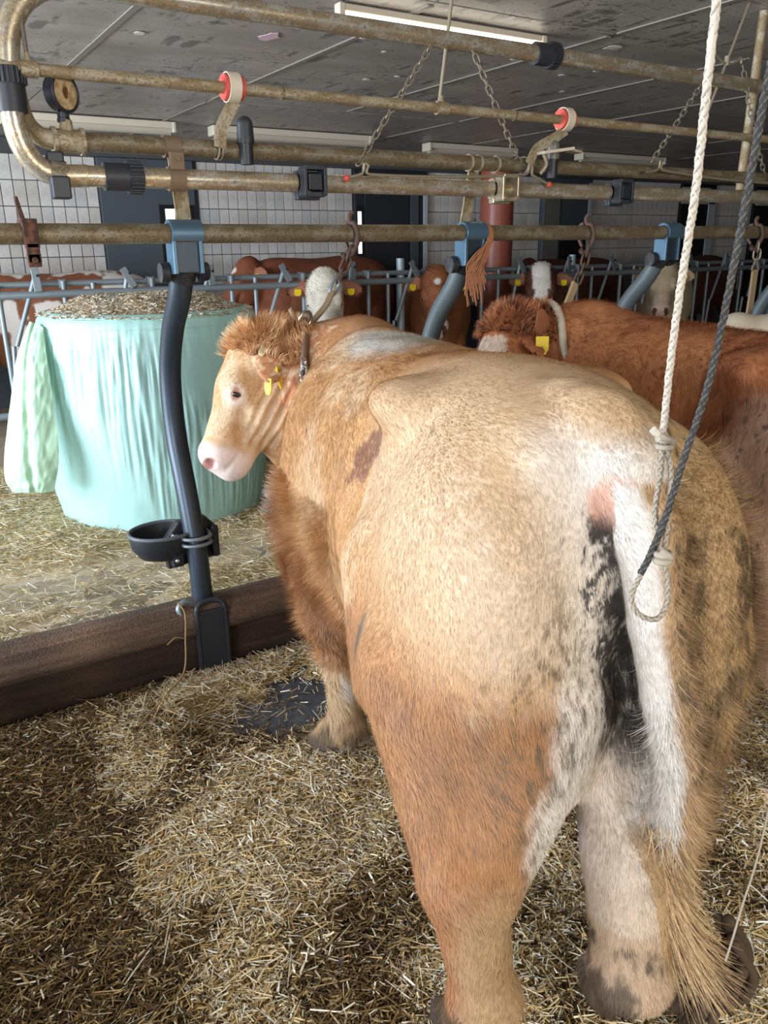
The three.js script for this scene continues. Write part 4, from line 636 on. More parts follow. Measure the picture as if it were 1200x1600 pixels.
// ------------------------------------------------------------------ coats
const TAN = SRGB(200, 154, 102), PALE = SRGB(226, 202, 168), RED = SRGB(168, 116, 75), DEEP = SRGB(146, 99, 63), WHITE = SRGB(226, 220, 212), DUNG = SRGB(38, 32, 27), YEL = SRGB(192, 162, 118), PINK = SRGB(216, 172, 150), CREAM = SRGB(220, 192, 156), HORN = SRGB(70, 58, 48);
function bullCoat(x, y, z, nx, ny, nz) {
  const f = -z, n1 = fbm(x * 5 + 3, y * 5, z * 5, 4), n2 = fbm(x * 16, y * 11 + 7, z * 16, 3), n3 = fbm(x * 60 + 2, y * 34, z * 60, 3), n4 = noise(x * 190, y * 110, z * 190), w = (n1 - .5) * .22 + (n2 - .5) * .10;
  let c = mix3(TAN, PALE, ss(.46, .68, n2 * .5 + n1 * .5) * .7);
  // the coat's red-brown patches (thigh and stifle, shoulder and brisket): one colour with ragged, grainy outlines, mottled by noise alone
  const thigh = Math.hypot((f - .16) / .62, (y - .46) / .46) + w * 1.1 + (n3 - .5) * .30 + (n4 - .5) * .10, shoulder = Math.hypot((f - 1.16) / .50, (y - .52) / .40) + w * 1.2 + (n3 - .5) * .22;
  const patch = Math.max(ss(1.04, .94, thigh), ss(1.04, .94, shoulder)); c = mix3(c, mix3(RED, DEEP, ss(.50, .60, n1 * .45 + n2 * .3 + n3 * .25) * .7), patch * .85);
  c = mix3(c, mix3(TAN, RED, .35), ss(.55, .42, n1) * .55);
  // white withers patch and pale streaks on the back
  c = mix3(c, WHITE, ss(.16, .07, Math.hypot((x + .04) * .9, (f - 1.0) * .55) + w * .5) * ss(1.28, 1.34, y));
  // pale rump, white buttocks between the thigh's edge and the tail
  c = mix3(c, PALE, ss(.42, .20, Math.hypot(x + .12, (f - .02) * .7, (y - 1.25) * .9) + w) * .7);
  const edge = -.158 + .02 * Math.sin(y * 9) + (n2 - .5) * .06 + (n3 - .5) * .03;
  const eu = ss(.92, 1.12, y), wh = ss(edge + eu * .03 - .015 - eu * .05, edge + eu * .03 + .03 + eu * .06, x + (n3 - .5) * .05 * eu) * ss(.10, .02, f + w * .5) * ss(1.34, 1.27, y + w * .4) * ss(.10, .06, x - (y < .8 ? .1 : 0) + w * .3);
  c = mix3(c, WHITE, wh * .92);
  if (f < .45) { c = mix3(c, SRGB(222, 206, 186), ss(.20, .05, Math.abs(y - 1.03 + w * .8) * .9 + (n3 - .5) * .12) * ss(.10, -.02, x) * ss(-.36, -.22, x) * .55); const sp = ss(.10, .03, Math.abs(x - edge) + (n3 - .5) * .10) * ss(1.12, .98, y) * ss(.42, .55, y) * (f < .06 ? 1 : 0); c = mix3(c, SRGB(116, 96, 72), sp * ss(.46, .62, n3 * .6 + n4 * .4) * .75); }
  // right buttock: yellowish, caked
  const rb = ss(.085, .13, x + w * .3) * ss(.25, .05, f) * ss(.30, .45, y); c = mix3(c, YEL, rb * .8); c = mix3(c, SRGB(74, 60, 44), rb * ss(.41, .53, n2 * .5 + n3 * .35 + .16 * ss(.16, .08, Math.abs(y - .98)) * ss(.2, .3, x) + .12 * ss(.8, .6, y) * ss(.15, .25, x) - .03) * .8);
  // hind legs below the hock
  if (f < .35 && y < .50) { const l = x < -.08; c = mix3(c, l ? mix3(SRGB(182, 150, 112), RED, ss(-.22, -.30, x + w * .3 - (f + .05) * .6)) : SRGB(196, 170, 142), ss(.52, .40, y + w)); }
  if (f < .3 && x > -.03 && x < .2 && y < .95 && y > .35 && nz > -.2) c = mix3(c, SRGB(214, 198, 180), ss(.9, .7, y + w) * .8 * ss(.16, .12, x));
  // forelegs
  if (f > .8) { c = mix3(c, SRGB(198, 168, 130), ss(.38, .30, y + w * .6)); c = mix3(c, WHITE, ss(.56, .62, n2) * ss(.4, .3, y) * .5); }
  // neck and head
  const hd = BH.to([x, y, z]), inHead = f > 1.2 && hd[0] > -.08 && hd[0] < .55 && hd[1] > -.26 && hd[1] < .09 && Math.abs(hd[2]) < .2;
  if (f > 1.22 && !inHead && x < .1) c = mix3(c, SRGB(172, 118, 76), .6 * ss(.8, 1.0, y));
  if (inHead) {
    c = mix3(CREAM, SRGB(205, 165, 120), ss(.42, .62, n2)); c = mix3(c, SRGB(184, 130, 84), ss(.05, -.02, hd[0] + w * .3)); c = mix3(c, SRGB(170, 116, 76), ss(-.12, -.2, hd[1] + w * .4) * .7 * ss(.3, .2, hd[0]));
    c = mix3(c, SRGB(236, 222, 208), ss(.05, .025, Math.hypot(hd[0] - .235, hd[1] + .012, (Math.abs(hd[2]) - .10) * .6)) * .7);
    c = mix3(c, SRGB(206, 150, 134), ss(.024, .018, Math.hypot(hd[0] - .232, (hd[1] + .016) * 1.3)) * ss(.09, .1, Math.abs(hd[2])) * .8);
    if (Math.abs(hd[2]) > .125 && hd[0] < .22) { const q = clamp((Math.abs(hd[2]) - .125) / .07); c = mix3(SRGB(196, 138, 96), SRGB(224, 196, 160), ss(.5, .7, n3)); } c = mix3(c, SRGB(232, 216, 208), ss(.385, .42, hd[0] + w * .1)); c = mix3(c, SRGB(150, 84, 78), ss(.024, .014, Math.hypot(hd[0] - .468, hd[1] + .008)) * .9);
  }
  // bare rubbed patch in the hollow before the hip
  const rub = Math.hypot(((f - .50) + (y - 1.165) * .9) * 1.25, (y - 1.165) * .72) + (n3 - .5) * .06 + (n2 - .5) * .05; if (x < -.2) c = mix3(c, SRGB(128, 82, 66), ss(.075, .055, rub) * .8 * ss(.3, .45, n4 + n3 * .5));
  // rubbed stripe and dung marks on the thigh
  const st = Math.hypot((y - .845 + (f - .2) * .5) * .55, (f - .21) * 1.6) + (n3 - .5) * .03; if (x < -.25) c = mix3(c, SRGB(120, 104, 90), ss(.05, .03, st) * ss(.35, .55, n3 + n4 * .3));
  // anus, and the wet dung below it down the cleft
  if (f < .05) {
    const an = Math.hypot((x + .035) * 1.15, (y - 1.205) * .75) + (n3 - .5) * .02; c = mix3(c, PINK, ss(.05, .034, an));
    const cx = -.035 + (1.18 - y) * .24, wd = .052 + .03 * n1, dd = Math.abs(x - cx) / wd + (n2 - .5) * 1.5 + (n3 - .5) * 1.7 + (n4 - .5) * 1.8;
    c = mix3(c, DUNG, ss(1.0, .62, dd) * ss(1.20, 1.15, y + (x + .035) * .3) * ss(.64, .74, y + (n3 - .5) * .1) * .93);
    c = mix3(c, SRGB(96, 84, 70), ss(.60, .68, n3 * .6 + n4 * .4) * ss(.25, .1, Math.abs(x + .1)) * ss(1.05, .9, y) * ss(.55, .7, y) * .7);
  }
  // tail
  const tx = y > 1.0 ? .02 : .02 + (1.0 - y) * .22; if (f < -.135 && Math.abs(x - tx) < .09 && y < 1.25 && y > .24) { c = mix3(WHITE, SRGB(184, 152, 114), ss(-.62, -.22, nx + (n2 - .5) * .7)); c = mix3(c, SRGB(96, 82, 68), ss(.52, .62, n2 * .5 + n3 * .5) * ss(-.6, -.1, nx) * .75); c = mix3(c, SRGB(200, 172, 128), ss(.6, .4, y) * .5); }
  // hooves and caked feet
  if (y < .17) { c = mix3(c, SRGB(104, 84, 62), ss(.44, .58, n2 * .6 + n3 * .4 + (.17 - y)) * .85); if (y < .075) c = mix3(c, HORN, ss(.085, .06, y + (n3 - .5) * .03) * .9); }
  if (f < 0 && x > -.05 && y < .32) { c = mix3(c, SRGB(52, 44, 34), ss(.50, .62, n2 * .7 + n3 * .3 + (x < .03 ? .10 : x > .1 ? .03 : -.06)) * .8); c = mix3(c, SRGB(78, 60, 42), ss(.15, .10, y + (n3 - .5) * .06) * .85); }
  const g = .84 + .19 * n4; return [c[0] * g, c[1] * g, c[2] * g];
}
// one strand: a narrow blade one unit long, lifting and bending back towards the tip
function blade(bend = .25, w = 1, segs = 3, curl = 0) {
  const p = [], n = [], ix = [];
  for (let i = 0; i <= segs; i++) { const t = i / segs, ww = w * .5 * (1 - t * .85), z = bend * t * (1 - .45 * t), a = curl * t, yy = curl ? Math.sin(a) / curl : t, zz = curl ? (1 - Math.cos(a)) / curl : z; p.push(-ww, yy, zz, ww, yy, zz); const nv = curl ? [0, -Math.sin(a), Math.cos(a)] : nrm([0, -.35 * t, 1]); n.push(...nv, ...nv); if (i < segs) ix.push(i * 2, i * 2 + 1, i * 2 + 3, i * 2, i * 2 + 3, i * 2 + 2); }
  const g = new THREE.BufferGeometry(); g.setAttribute('position', new THREE.Float32BufferAttribute(p, 3)); g.setAttribute('normal', new THREE.Float32BufferAttribute(n, 3)); g.setIndex(ix); return g;
}
const hairMat = std({ color: 0xffffff, roughness: .62, side: THREE.DoubleSide });
function fur(name, G, count, parent, { coat, seed = 1, length = () => .016, width = .0014, keep = () => 1, flow = (x, y, z) => [0, -.8, .6], lift = .28, geo = blade(.22), spread = .35, eye = null }) {
  const R = rng(seed), pos = G.attributes.position, nor = G.attributes.normal, id = G.index.array, T = id.length / 3, cum = new Float64Array(T); let s = 0;
  for (let t = 0; t < T; t++) {
    const a = id[t * 3], b = id[t * 3 + 1], c = id[t * 3 + 2], ax = pos.getX(a), ay = pos.getY(a), az = pos.getZ(a);
    const ar = len(crs([pos.getX(b) - ax, pos.getY(b) - ay, pos.getZ(b) - az], [pos.getX(c) - ax, pos.getY(c) - ay, pos.getZ(c) - az])) / 2;
    let w = keep(ax, ay, az); if (eye) { const d = [eye[0] - ax, eye[1] - ay, eye[2] - az], l = len(d), cs = (d[0] * nor.getX(a) + d[1] * nor.getY(a) + d[2] * nor.getZ(a)) / l; w *= (cs > -.25 ? 1 : .12) * Math.min(1.6, 2.2 / l); }
    s += ar * w; cum[t] = s;
  }
  const m = new THREE.InstancedMesh(geo, hairMat, count), M = new THREE.Matrix4(), C = new THREE.Color(), X = V(0, 0, 0), Y = V(0, 0, 0), Z = V(0, 0, 0);
  for (let i = 0; i < count; i++) {
    const q = R() * s; let lo = 0, hi = T - 1; while (lo < hi) { const k = (lo + hi) >> 1; cum[k] < q ? lo = k + 1 : hi = k; }
    let u = R(), v = R(); if (u + v > 1) { u = 1 - u; v = 1 - v; }
    const a = id[lo * 3], b = id[lo * 3 + 1], c = id[lo * 3 + 2], I = (A, k) => A.array[a * 3 + k] * (1 - u - v) + A.array[b * 3 + k] * u + A.array[c * 3 + k] * v;
    const p = [I(pos, 0), I(pos, 1), I(pos, 2)], n = nrm([I(nor, 0), I(nor, 1), I(nor, 2)]), fl = flow(p[0], p[1], p[2], n);
    let d = [fl[0] + (R() - .5) * spread, fl[1] + (R() - .5) * spread, fl[2] + (R() - .5) * spread]; const dn = dot(d, n); d = nrm([d[0] - n[0] * dn, d[1] - n[1] * dn, d[2] - n[2] * dn]);
    const lf = lift * (.5 + R()); d = nrm([d[0] + n[0] * lf, d[1] + n[1] * lf, d[2] + n[2] * lf]);
    const side = nrm(crs(d, n)), nn = crs(side, d), L = length(p[0], p[1], p[2]) * (.6 + .8 * R()), W = width * (.7 + .6 * R());
    M.makeBasis(X.set(side[0] * W, side[1] * W, side[2] * W), Y.set(d[0] * L, d[1] * L, d[2] * L), Z.set(nn[0] * L, nn[1] * L, nn[2] * L)); M.setPosition(p[0] - n[0] * .001, p[1] - n[1] * .001, p[2] - n[2] * .001); m.setMatrixAt(i, M);
    const k = coat(p[0], p[1], p[2], n[0], n[1], n[2]), g = .72 + .55 * R(); C.setRGB(Math.min(1, k[0] * g), Math.min(1, k[1] * g), Math.min(1, k[2] * g * (.94 + .08 * R()))); m.setColorAt(i, C);
  }
  m.name = name; m.userData.kind = 'stuff'; m.castShadow = m.receiveShadow = true; m.frustumCulled = false; parent.add(m); return m;
}
// ------------------------------------------------------------------ the tan bull
const skin = std({ vertexColors: true, roughness: .75 }), BT = -13 * Math.PI / 180;
const bullF = bullField();
function eyes(H, parent, mat, s = 1, both = true) { for (const k of both ? [1, -1] : [1]) { const e = obj('eye', new THREE.SphereGeometry(1, 20, 14), mat, parent); e.scale.set(.010 * s, .0165 * s, .014 * s); e.quaternion.setFromRotationMatrix(new THREE.Matrix4().makeBasis(V(...H.u), V(...H.v), V(...crs(H.u, H.v)))); e.position.set(...H.at(.232 * s, -.016 * s, .0985 * s * k)); } }
const eyeMat = new THREE.MeshPhysicalMaterial({ color: 0x1a1310, roughness: .12, clearcoat: 1 });
function earTag(parent, pos, nrmDir, upDir, w = .034, h = .042, mat = M.tagY) {
  const sh = new THREE.Shape(); sh.moveTo(-w / 2, 0); sh.lineTo(w / 2, 0); sh.lineTo(w / 2, -h * .7); sh.lineTo(w * .28, -h); sh.lineTo(-w * .28, -h); sh.lineTo(-w / 2, -h * .7); sh.closePath();
  const g = new THREE.ExtrudeGeometry(sh, { depth: .003, bevelEnabled: true, bevelSize: .001, bevelThickness: .001, bevelSegments: 1 }), m = obj('ear_tag', g, mat, parent), z = V(...nrmDir).normalize(), x = V().crossVectors(V(...upDir), z).normalize(), y = V().crossVectors(z, x); m.quaternion.setFromRotationMatrix(new THREE.Matrix4().makeBasis(x, y, z)); m.position.set(...pos); return m;
}
const bull = thing('bull', 'tan bull with white rump seen from behind, head turned left', 'bull', [1.06, 0, -.98], BT);
{
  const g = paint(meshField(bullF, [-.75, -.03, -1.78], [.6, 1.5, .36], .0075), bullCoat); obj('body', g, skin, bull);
  bull.updateMatrixWorld(); const eyeL = bull.worldToLocal(V(0, 1.62, 0)).toArray();
  const swirl = (x, y, z, k, s) => (fbm(x * k + s, y * k, z * k, 2) - .5);
  const flow = (x, y, z) => { const f = -z; if (f > 1.2 && x < -.1) { const h = BH.to([x, y, z]); if (h[0] > -.05 && h[1] > -.22) return [BH.u[0] + swirl(x, y, z, 12, 1), BH.u[1] + swirl(x, y, z, 12, 5), BH.u[2] + swirl(x, y, z, 12, 9)]; } const c = f > .62 && y < 1.05 ? 2.6 : 1.5; return [swirl(x, y, z, f > .62 ? 14 : 7, 0) * c, -.85, .45 + swirl(x, y, z, f > .62 ? 14 : 6, 9) * c]; };
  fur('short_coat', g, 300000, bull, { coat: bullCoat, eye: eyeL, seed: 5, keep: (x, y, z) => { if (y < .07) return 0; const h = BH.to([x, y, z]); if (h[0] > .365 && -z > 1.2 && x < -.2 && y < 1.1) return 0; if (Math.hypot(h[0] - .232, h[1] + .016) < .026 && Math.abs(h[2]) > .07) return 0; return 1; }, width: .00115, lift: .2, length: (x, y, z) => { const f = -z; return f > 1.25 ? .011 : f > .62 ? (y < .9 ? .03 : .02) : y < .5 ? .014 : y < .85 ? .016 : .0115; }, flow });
  // shaggy hair on shoulder and belly, crest of the back
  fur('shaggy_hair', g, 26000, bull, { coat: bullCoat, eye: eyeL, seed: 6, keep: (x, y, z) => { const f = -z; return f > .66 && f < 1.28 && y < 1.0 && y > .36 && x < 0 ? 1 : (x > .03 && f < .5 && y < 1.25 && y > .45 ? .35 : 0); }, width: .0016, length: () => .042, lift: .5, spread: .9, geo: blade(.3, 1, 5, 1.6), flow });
  // curly forelock
  const curlCoat = (x, y, z) => { const n = fbm(x * 30, y * 30, z * 30, 2); return mix3(SRGB(226, 180, 130), SRGB(182, 130, 84), ss(.35, .65, n)); };
  fur('curly_forelock', g, 5200, bull, { coat: curlCoat, seed: 8, keep: (x, y, z) => { if (-z < 1.3) return 0; const h = BH.to([x, y, z]); return h[0] < .085 && h[0] > -.12 && h[1] > -.17 && y > 1.27 ? 1 : 0; }, width: .0024, length: () => .044, lift: .24, spread: .8, geo: blade(.4, 1, 9, 2.2), flow: (x, y, z) => [swirl(x, y, z, 16, 0) * 4 - .5, -.35 + swirl(x, y, z, 16, 4) * 3, swirl(x, y, z, 16, 8) * 4 + .3] });
  eyes(BH, bull, eyeMat);
  const E = BH.at(.150, -.098, .150), E2 = BH.at(.115, -.085, .145); earTag(bull, BH.at(.115, -.10, .185), [.85, .1, .5], [0, 1, .1], .03, .07); earTag(bull, BH.at(.165, -.085, .2), [-.8, .1, .6], [0, 1, 0], .026, .05); earTag(bull, BH.at(.06, -.05, .13), [-.2, .4, .9], [.5, .8, 0], .022, .03, std({ color: 0xd9d6b0, roughness: .5 }));
  // collar: strap round the neck, chain, ring under the hook
  const cc = P(-.195, 1.19, 1.475), ax = nrm(crs([.163, -.158, -.974], sub(P(-.235, 1.10, 1.36), P(-.19, 1.357, 1.42)))), e1 = nrm(sub([0, 1, 0], ax.map(v => v * ax[1]))), e2 = crs(ax, e1), loop = []; // fit to the neck's own surface
  for (let i = 0; i < 40; i++) { const a = i / 40 * 6.283, d = [0, 1, 2].map(k => e1[k] * Math.cos(a) + e2[k] * Math.sin(a)); let r = .02; while (r < .34 && bullF(cc[0] + d[0] * r, cc[1] + d[1] * r, cc[2] + d[2] * r) < 0) r += .004; r = Math.min(r, .26); loop.push([0, 1, 2].map(k => cc[k] + d[k] * (r + .012))); }
  const col = thing('collar', 'brown collar with steel chain round the tan bull neck', 'collar', [1.06, 0, -.98], BT);
  obj('strap', tube(loop, .012, 120, 8, true), std({ color: 0x6a5140, roughness: .85 }), col);
  const ci = loop.slice(33).concat(loop.slice(0, 1)); const sideIdx = loop.map((q, i) => [dot(sub(q, eyeL), sub(q, eyeL)), i]).sort((a, b) => a[0] - b[0])[0][1];
  const seg = []; for (let k = -6; k <= 3; k++) seg.push(loop[(sideIdx + k + 40) % 40].map((v, j) => v + (eyeL[j] - v) * .012)); chain(col, seg, .036, .022, .0045, M.chrome);
  const topI = loop.map((q, i) => [q[1], i]).sort((a, b) => b[0] - a[0])[0][1], tp = loop[topI]; const rg = obj('ring', new THREE.TorusGeometry(.026, .0055, 10, 28), M.chrome, col); rg.position.set(tp[0], tp[1] + .006, tp[2] + .01); rg.rotation.set(.3, .5, 0);
  const rg2 = obj('ring', new THREE.TorusGeometry(.022, .005, 10, 28), M.chrome, col); const s2 = loop[(sideIdx - 8 + 40) % 40]; rg2.position.set(...s2.map((v, j) => v + (eyeL[j] - v) * .014)); rg2.rotation.set(.1, .6, 0);
  // tail switch: long blond hair
  const R = rng(33), gs = [], tm = [SRGB(206, 176, 132), SRGB(178, 146, 102), SRGB(120, 94, 64)]; const sw = new THREE.InstancedMesh(blade(.35, 1, 7, .9), hairMat, 3200), Mx = new THREE.Matrix4(), C = new THREE.Color();
  for (let i = 0; i < 3200; i++) {
    const s = R(), y = mix(.60, .24, Math.pow(s, .7)), tx = .02 + (1 - y) * .16 + (y < .4 ? (.4 - y) * .12 : 0), a = R() * 6.283, rr = .036; const p = [tx + Math.cos(a) * rr, y, .185 + Math.sin(a) * rr];
    const d = nrm([.20 + (R() - .5) * .5 + s * .35, -.9, Math.sin(a) * .25 + (R() - .5) * .35]), L = mix(.06, .17, Math.pow(s, 1.5)) * (.6 + .6 * R()), n = nrm([Math.cos(a) * .6 + (R() - .5), .1, Math.sin(a) + .3]), sd = nrm(crs(d, n)), nn = crs(sd, d), W = .0019;
    Mx.makeBasis(V(...sd).multiplyScalar(W), V(...d).multiplyScalar(L), V(...nn).multiplyScalar(L * (R() < .5 ? 1 : -1))); Mx.setPosition(...p); sw.setMatrixAt(i, Mx); const c = tm[R() < .55 ? 0 : R() < .6 ? 1 : 2], g2 = .8 + .4 * R(); C.setRGB(c[0] * g2, c[1] * g2, c[2] * g2); sw.setColorAt(i, C);
  }
  sw.name = 'tail_switch'; sw.userData.kind = 'stuff'; sw.castShadow = sw.receiveShadow = true; sw.frustumCulled = false; bull.add(sw);
  // dung-caked locks at the end of the switch
  const lk = []; for (let i = 0; i < 30; i++) { const x = .20 + R() * .15, y0 = .14 + R() * .07, z = .15 + R() * .08, e = (R() - .4) * .07, lr = .006 + .010 * R(), pp = [[x - .03, y0 + .03, z], [x, y0 - .02, z + .012], [x + e, y0 - .06, z + .02], [x + e * 1.3 - .01, y0 - .10 - R() * .03, z + .012]]; lk.push(tube(pp, lr, 14, 7), ...caps(pp, lr)); } const lkm = obj('caked_locks', lk, std({ color: 0x4a3a2a, roughness: .85 }), bull); lkm.userData.kind = 'stuff';
}
// ------------------------------------------------------------------ the neighbours in the row
const gNeighbour = meshField(bullF, [-.75, -.03, -1.78], [.6, 1.5, .36], .013);
function share(g, coat) { const q = new THREE.BufferGeometry(); q.setAttribute('position', g.attributes.position); q.setAttribute('normal', g.attributes.normal); q.setIndex(g.index); return paint(q, coat); }
function redCoat(x, y, z) { const f = -z, n1 = fbm(x * 5 + 30, y * 5, z * 5, 4), n2 = fbm(x * 16 + 3, y * 11, z * 16, 3), n3 = fbm(x * 60, y * 40, z * 60, 3), w = (n1 - .5) * .25 + (n2 - .5) * .1; let c = mix3(SRGB(188, 126, 80), SRGB(154, 92, 54), ss(.38, .62, n1 * .5 + n2 * .5)); c = mix3(c, SRGB(224, 192, 170), ss(.42, .24, f + w * .6 - (1.2 - y) * .12) * ss(1.30, 1.2, y + w * .3)); c = mix3(c, DUNG, ss(.66, .72, n3) * ss(.5, .3, f) * .7); const h = BH.to([x, y, z]); if (f > 1.2 && h[0] > .0 && h[0] > .12 && h[1] > .0 + w * .1 && h[0] < .6) c = mix3(c, SRGB(216, 200, 184), .85); const g = .88 + .24 * noise(x * 190, y * 110, z * 190); return [c[0] * g, c[1] * g, c[2] * g]; }
function creamCoat(x, y, z) { const n = fbm(x * 8, y * 8, z * 8, 3), c = mix3(SRGB(224, 216, 200), SRGB(206, 190, 164), n); return c; }
const bull2 = thing('bull', 'red-brown bull standing to the right beyond the tan bull', 'bull', [2.28, 0, -1.045], BT + .09);
{
  bull2.rotation.order = 'YXZ'; bull2.rotation.x = .035; bull2.scale.setScalar(.968); const g = share(gNeighbour, redCoat); obj('body', g, skin, bull2); bull2.updateMatrixWorld(); const eyeL = bull2.worldToLocal(V(0, 1.62, 0)).toArray();
  fur('short_coat', g, 70000, bull2, { coat: redCoat, eye: eyeL, seed: 15, keep: (x, y) => y < .4 ? 0 : 1, width: .002, length: (x, y, z) => .026, flow: (x, y, z) => [(fbm(x * 9, y * 9, z * 9, 2) - .5) * 2, -.8, .5 + (fbm(x * 9 + 7, y * 9, z * 9, 2) - .5) * 2] });
  eyes(BH, bull2, eyeMat);
  { const eg = new THREE.SphereGeometry(1, 28, 18), ep = eg.attributes.position; for (let i = 0; i < ep.count; i++) { const t = (ep.getY(i) + 1) / 2, dz = ep.getZ(i); ep.setXYZ(i, ep.getX(i) * (1.15 - .5 * t), ep.getY(i), dz > 0 ? dz * .25 : dz); } eg.computeVertexNormals(); const e = obj('ear', eg, std({ color: 0x8a5436, roughness: .8 }), bull2); e.scale.set(.045, .075, .02); e.position.set(...BH.at(.045, -.10, .165)); e.rotation.set(.1, .2, .35); e.userData.label = 'upright brown ear'; }
  fur('forelock', g, 4200, bull2, { coat: (x, y, z) => mix3(SRGB(176, 112, 70), SRGB(120, 70, 42), ss(.35, .65, fbm(x * 30, y * 30, z * 30, 2))), seed: 18, keep: (x, y, z) => { if (-z < 1.3) return 0; const h = BH.to([x, y, z]); return h[0] < .10 && h[0] > -.12 && h[1] > -.17 && y > 1.26 ? 1 : 0; }, width: .003, length: () => .045, lift: .3, spread: .9, geo: blade(.4, 1, 7, 2.0), flow: (x, y, z) => [(fbm(x * 16, y * 16, z * 16, 2) - .5) * 4 - .5, -.3, (fbm(x * 16 + 8, y * 16, z * 16, 2) - .5) * 4 + .3] }); earTag(bull2, BH.at(.10, -.09, .20), [-.3, .1, .95], [0, 1, 0], .05, .07);
  const col = thing('collar', 'pale webbing collar round the red-brown bull neck', 'collar', [2.28, 0, -1.045], BT + .09); col.rotation.order = 'YXZ'; col.rotation.x = .035; col.scale.setScalar(.968);
  const cc = P(-.19, 1.19, 1.473), ax = nrm(crs([.163, -.158, -.974], sub(P(-.235, 1.10, 1.36), P(-.19, 1.357, 1.42)))), e1 = nrm(sub([0, 1, 0], ax.map(v => v * ax[1]))), e2 = crs(ax, e1), loop = []; for (let i = 0; i < 40; i++) { const a = i / 40 * 6.283, d = [0, 1, 2].map(k => e1[k] * Math.cos(a) + e2[k] * Math.sin(a)); let r = .02; while (r < .36 && bullF(cc[0] + d[0] * r, cc[1] + d[1] * r, cc[2] + d[2] * r) < 0) r += .004; loop.push([0, 1, 2].map(k => cc[k] + d[k] * (Math.min(r, .26) + .014))); }
  obj('strap', tube(loop, .016, 120, 8, true), std({ color: 0xb5ab98, roughness: .9 }), col);
}
const bull3 = thing('bull', 'cream bull whose back just shows at the right edge', 'bull', [3.60, 0, -1.05], BT); bull3.scale.setScalar(.93); obj('body', share(gNeighbour, creamCoat), skin, bull3); eyes(BH, bull3, eyeMat);
// ------------------------------------------------------------------ cattle behind the feed fence
const CH = headFrame(P(0, 1.335, 1.42), P(0, .93, 1.70), [-1, 0, 0]), CK = 1.16;
function cowField() {
  const trunk = loft([[-.14, 0, 1.1, .95, .05, .5, 2], [-.1, 0, 1.22, .85, .15, .5, 2], [0, 0, 1.30, .74, .22, .5, 2], [.3, 0, 1.35, .62, .27, .5, 2.1], [.7, 0, 1.33, .52, .31, .5, 2.1], [1.0, 0, 1.34, .52, .27, .5, 2], [1.2, 0, 1.33, .6, .2, .52, 2], [1.3, 0, 1.25, .75, .1, .52, 2], [1.34, 0, 1.1, .9, .04, .5, 2]]);
  const L = []; for (const s of [-1, 1]) { L.push([ell(P(.14 * s, .95, .1), [.13, .28, .22]), .05], [cap(P(.16 * s, .8, .1), P(.17 * s, .45, -.05), .13, .06), .05], [cap(P(.17 * s, .46, -.05), P(.17 * s, .05, -.04), .06, .055), .03], [cap(P(.16 * s, .7, 1.05), P(.15 * s, .35, 1.05), .10, .055), .05], [cap(P(.15 * s, .35, 1.05), P(.15 * s, .05, 1.05), .055, .055), .03]); }
  L.push([cap(P(0, 1.1, 1.1), P(0, 1.18, 1.40), .19, .12), .08], [cap(P(0, .95, 1.15), P(0, 1.05, 1.42), .14, .08), .06]);
  const hp = headParts(CH, CK), ears = [1, -1].map(s => earShape(CH, s, CK, [.085, -.095, .245], [.06, -.06, .09], CH.u.map((v, i) => v + CH.v[i] * -.25), .052));
  return (x, y, z) => { let d = trunk(x, y, z); for (const [f, k] of L) { const v = f(x, y, z); if (v < d + k) d = smin(d, v, k); } if (-z > 1.2) { let q = 9; for (const [f, k] of hp.solid) q = smin(q, f(x, y, z), k); d = smin(d, q, .04); for (const [f, k] of hp.cut) { const v = f(x, y, z); if (-v > d - k) d = smax(d, -v, k); } for (const e of ears) d = smin(d, e.f(x, y, z), .012); } return d; };
}
const gCow = meshField(cowField(), [-.4, -.03, -1.95], [.4, 1.5, .26], .013);
const cowCoat = (o) => (x, y, z) => {
  const f = -z, h = CH.to([x, y, z]).map(v => v / CK), n1 = fbm(x * 5 + o.s, y * 5, z * 5, 3), n2 = fbm(x * 18 + o.s, y * 18, z * 18, 3), w = (n1 - .5) * .1 + (n2 - .5) * .05, head = f > 1.25 && h[0] > -.09; let c = mix3(o.base, o.dark, n2);
  if (o.patch && !head) c = mix3(c, WHITE, ss(.52, .56, n1 + (n2 - .5) * .1));
  if (head) { if (o.face === 'white') c = mix3(c, SRGB(236, 230, 218), ss(.125, .105, Math.abs(h[2]) + w * .3)); if (o.face === 'blaze') c = mix3(c, SRGB(236, 232, 224), ss(.075, .06, Math.abs(h[2] + w * .4) + (h[0] > .22 ? .02 : 0)) * (h[1] > -.08 ? 1 : 0)); if (o.face === 'star') c = mix3(c, SRGB(232, 226, 214), ss(.035, .02, Math.hypot(h[0] - .13, h[2]) + w * .3) * (h[1] > -.05 ? 1 : 0)); if (h[0] > .37) c = mix3(c, o.face === 'plain' ? SRGB(220, 190, 176) : SRGB(226, 200, 186), ss(.38, .42, h[0] + w * .2)); if (Math.hypot(h[0] - .468, (Math.abs(h[2]) - .05)) < .02) c = SRGB(110, 74, 66); if (Math.abs(h[2]) > .122) { c = mix3(o.base, o.dark, .5); if (h[1] > -.085) c = mix3(c, SRGB(196, 140, 118), .45); } }
  return c;
};
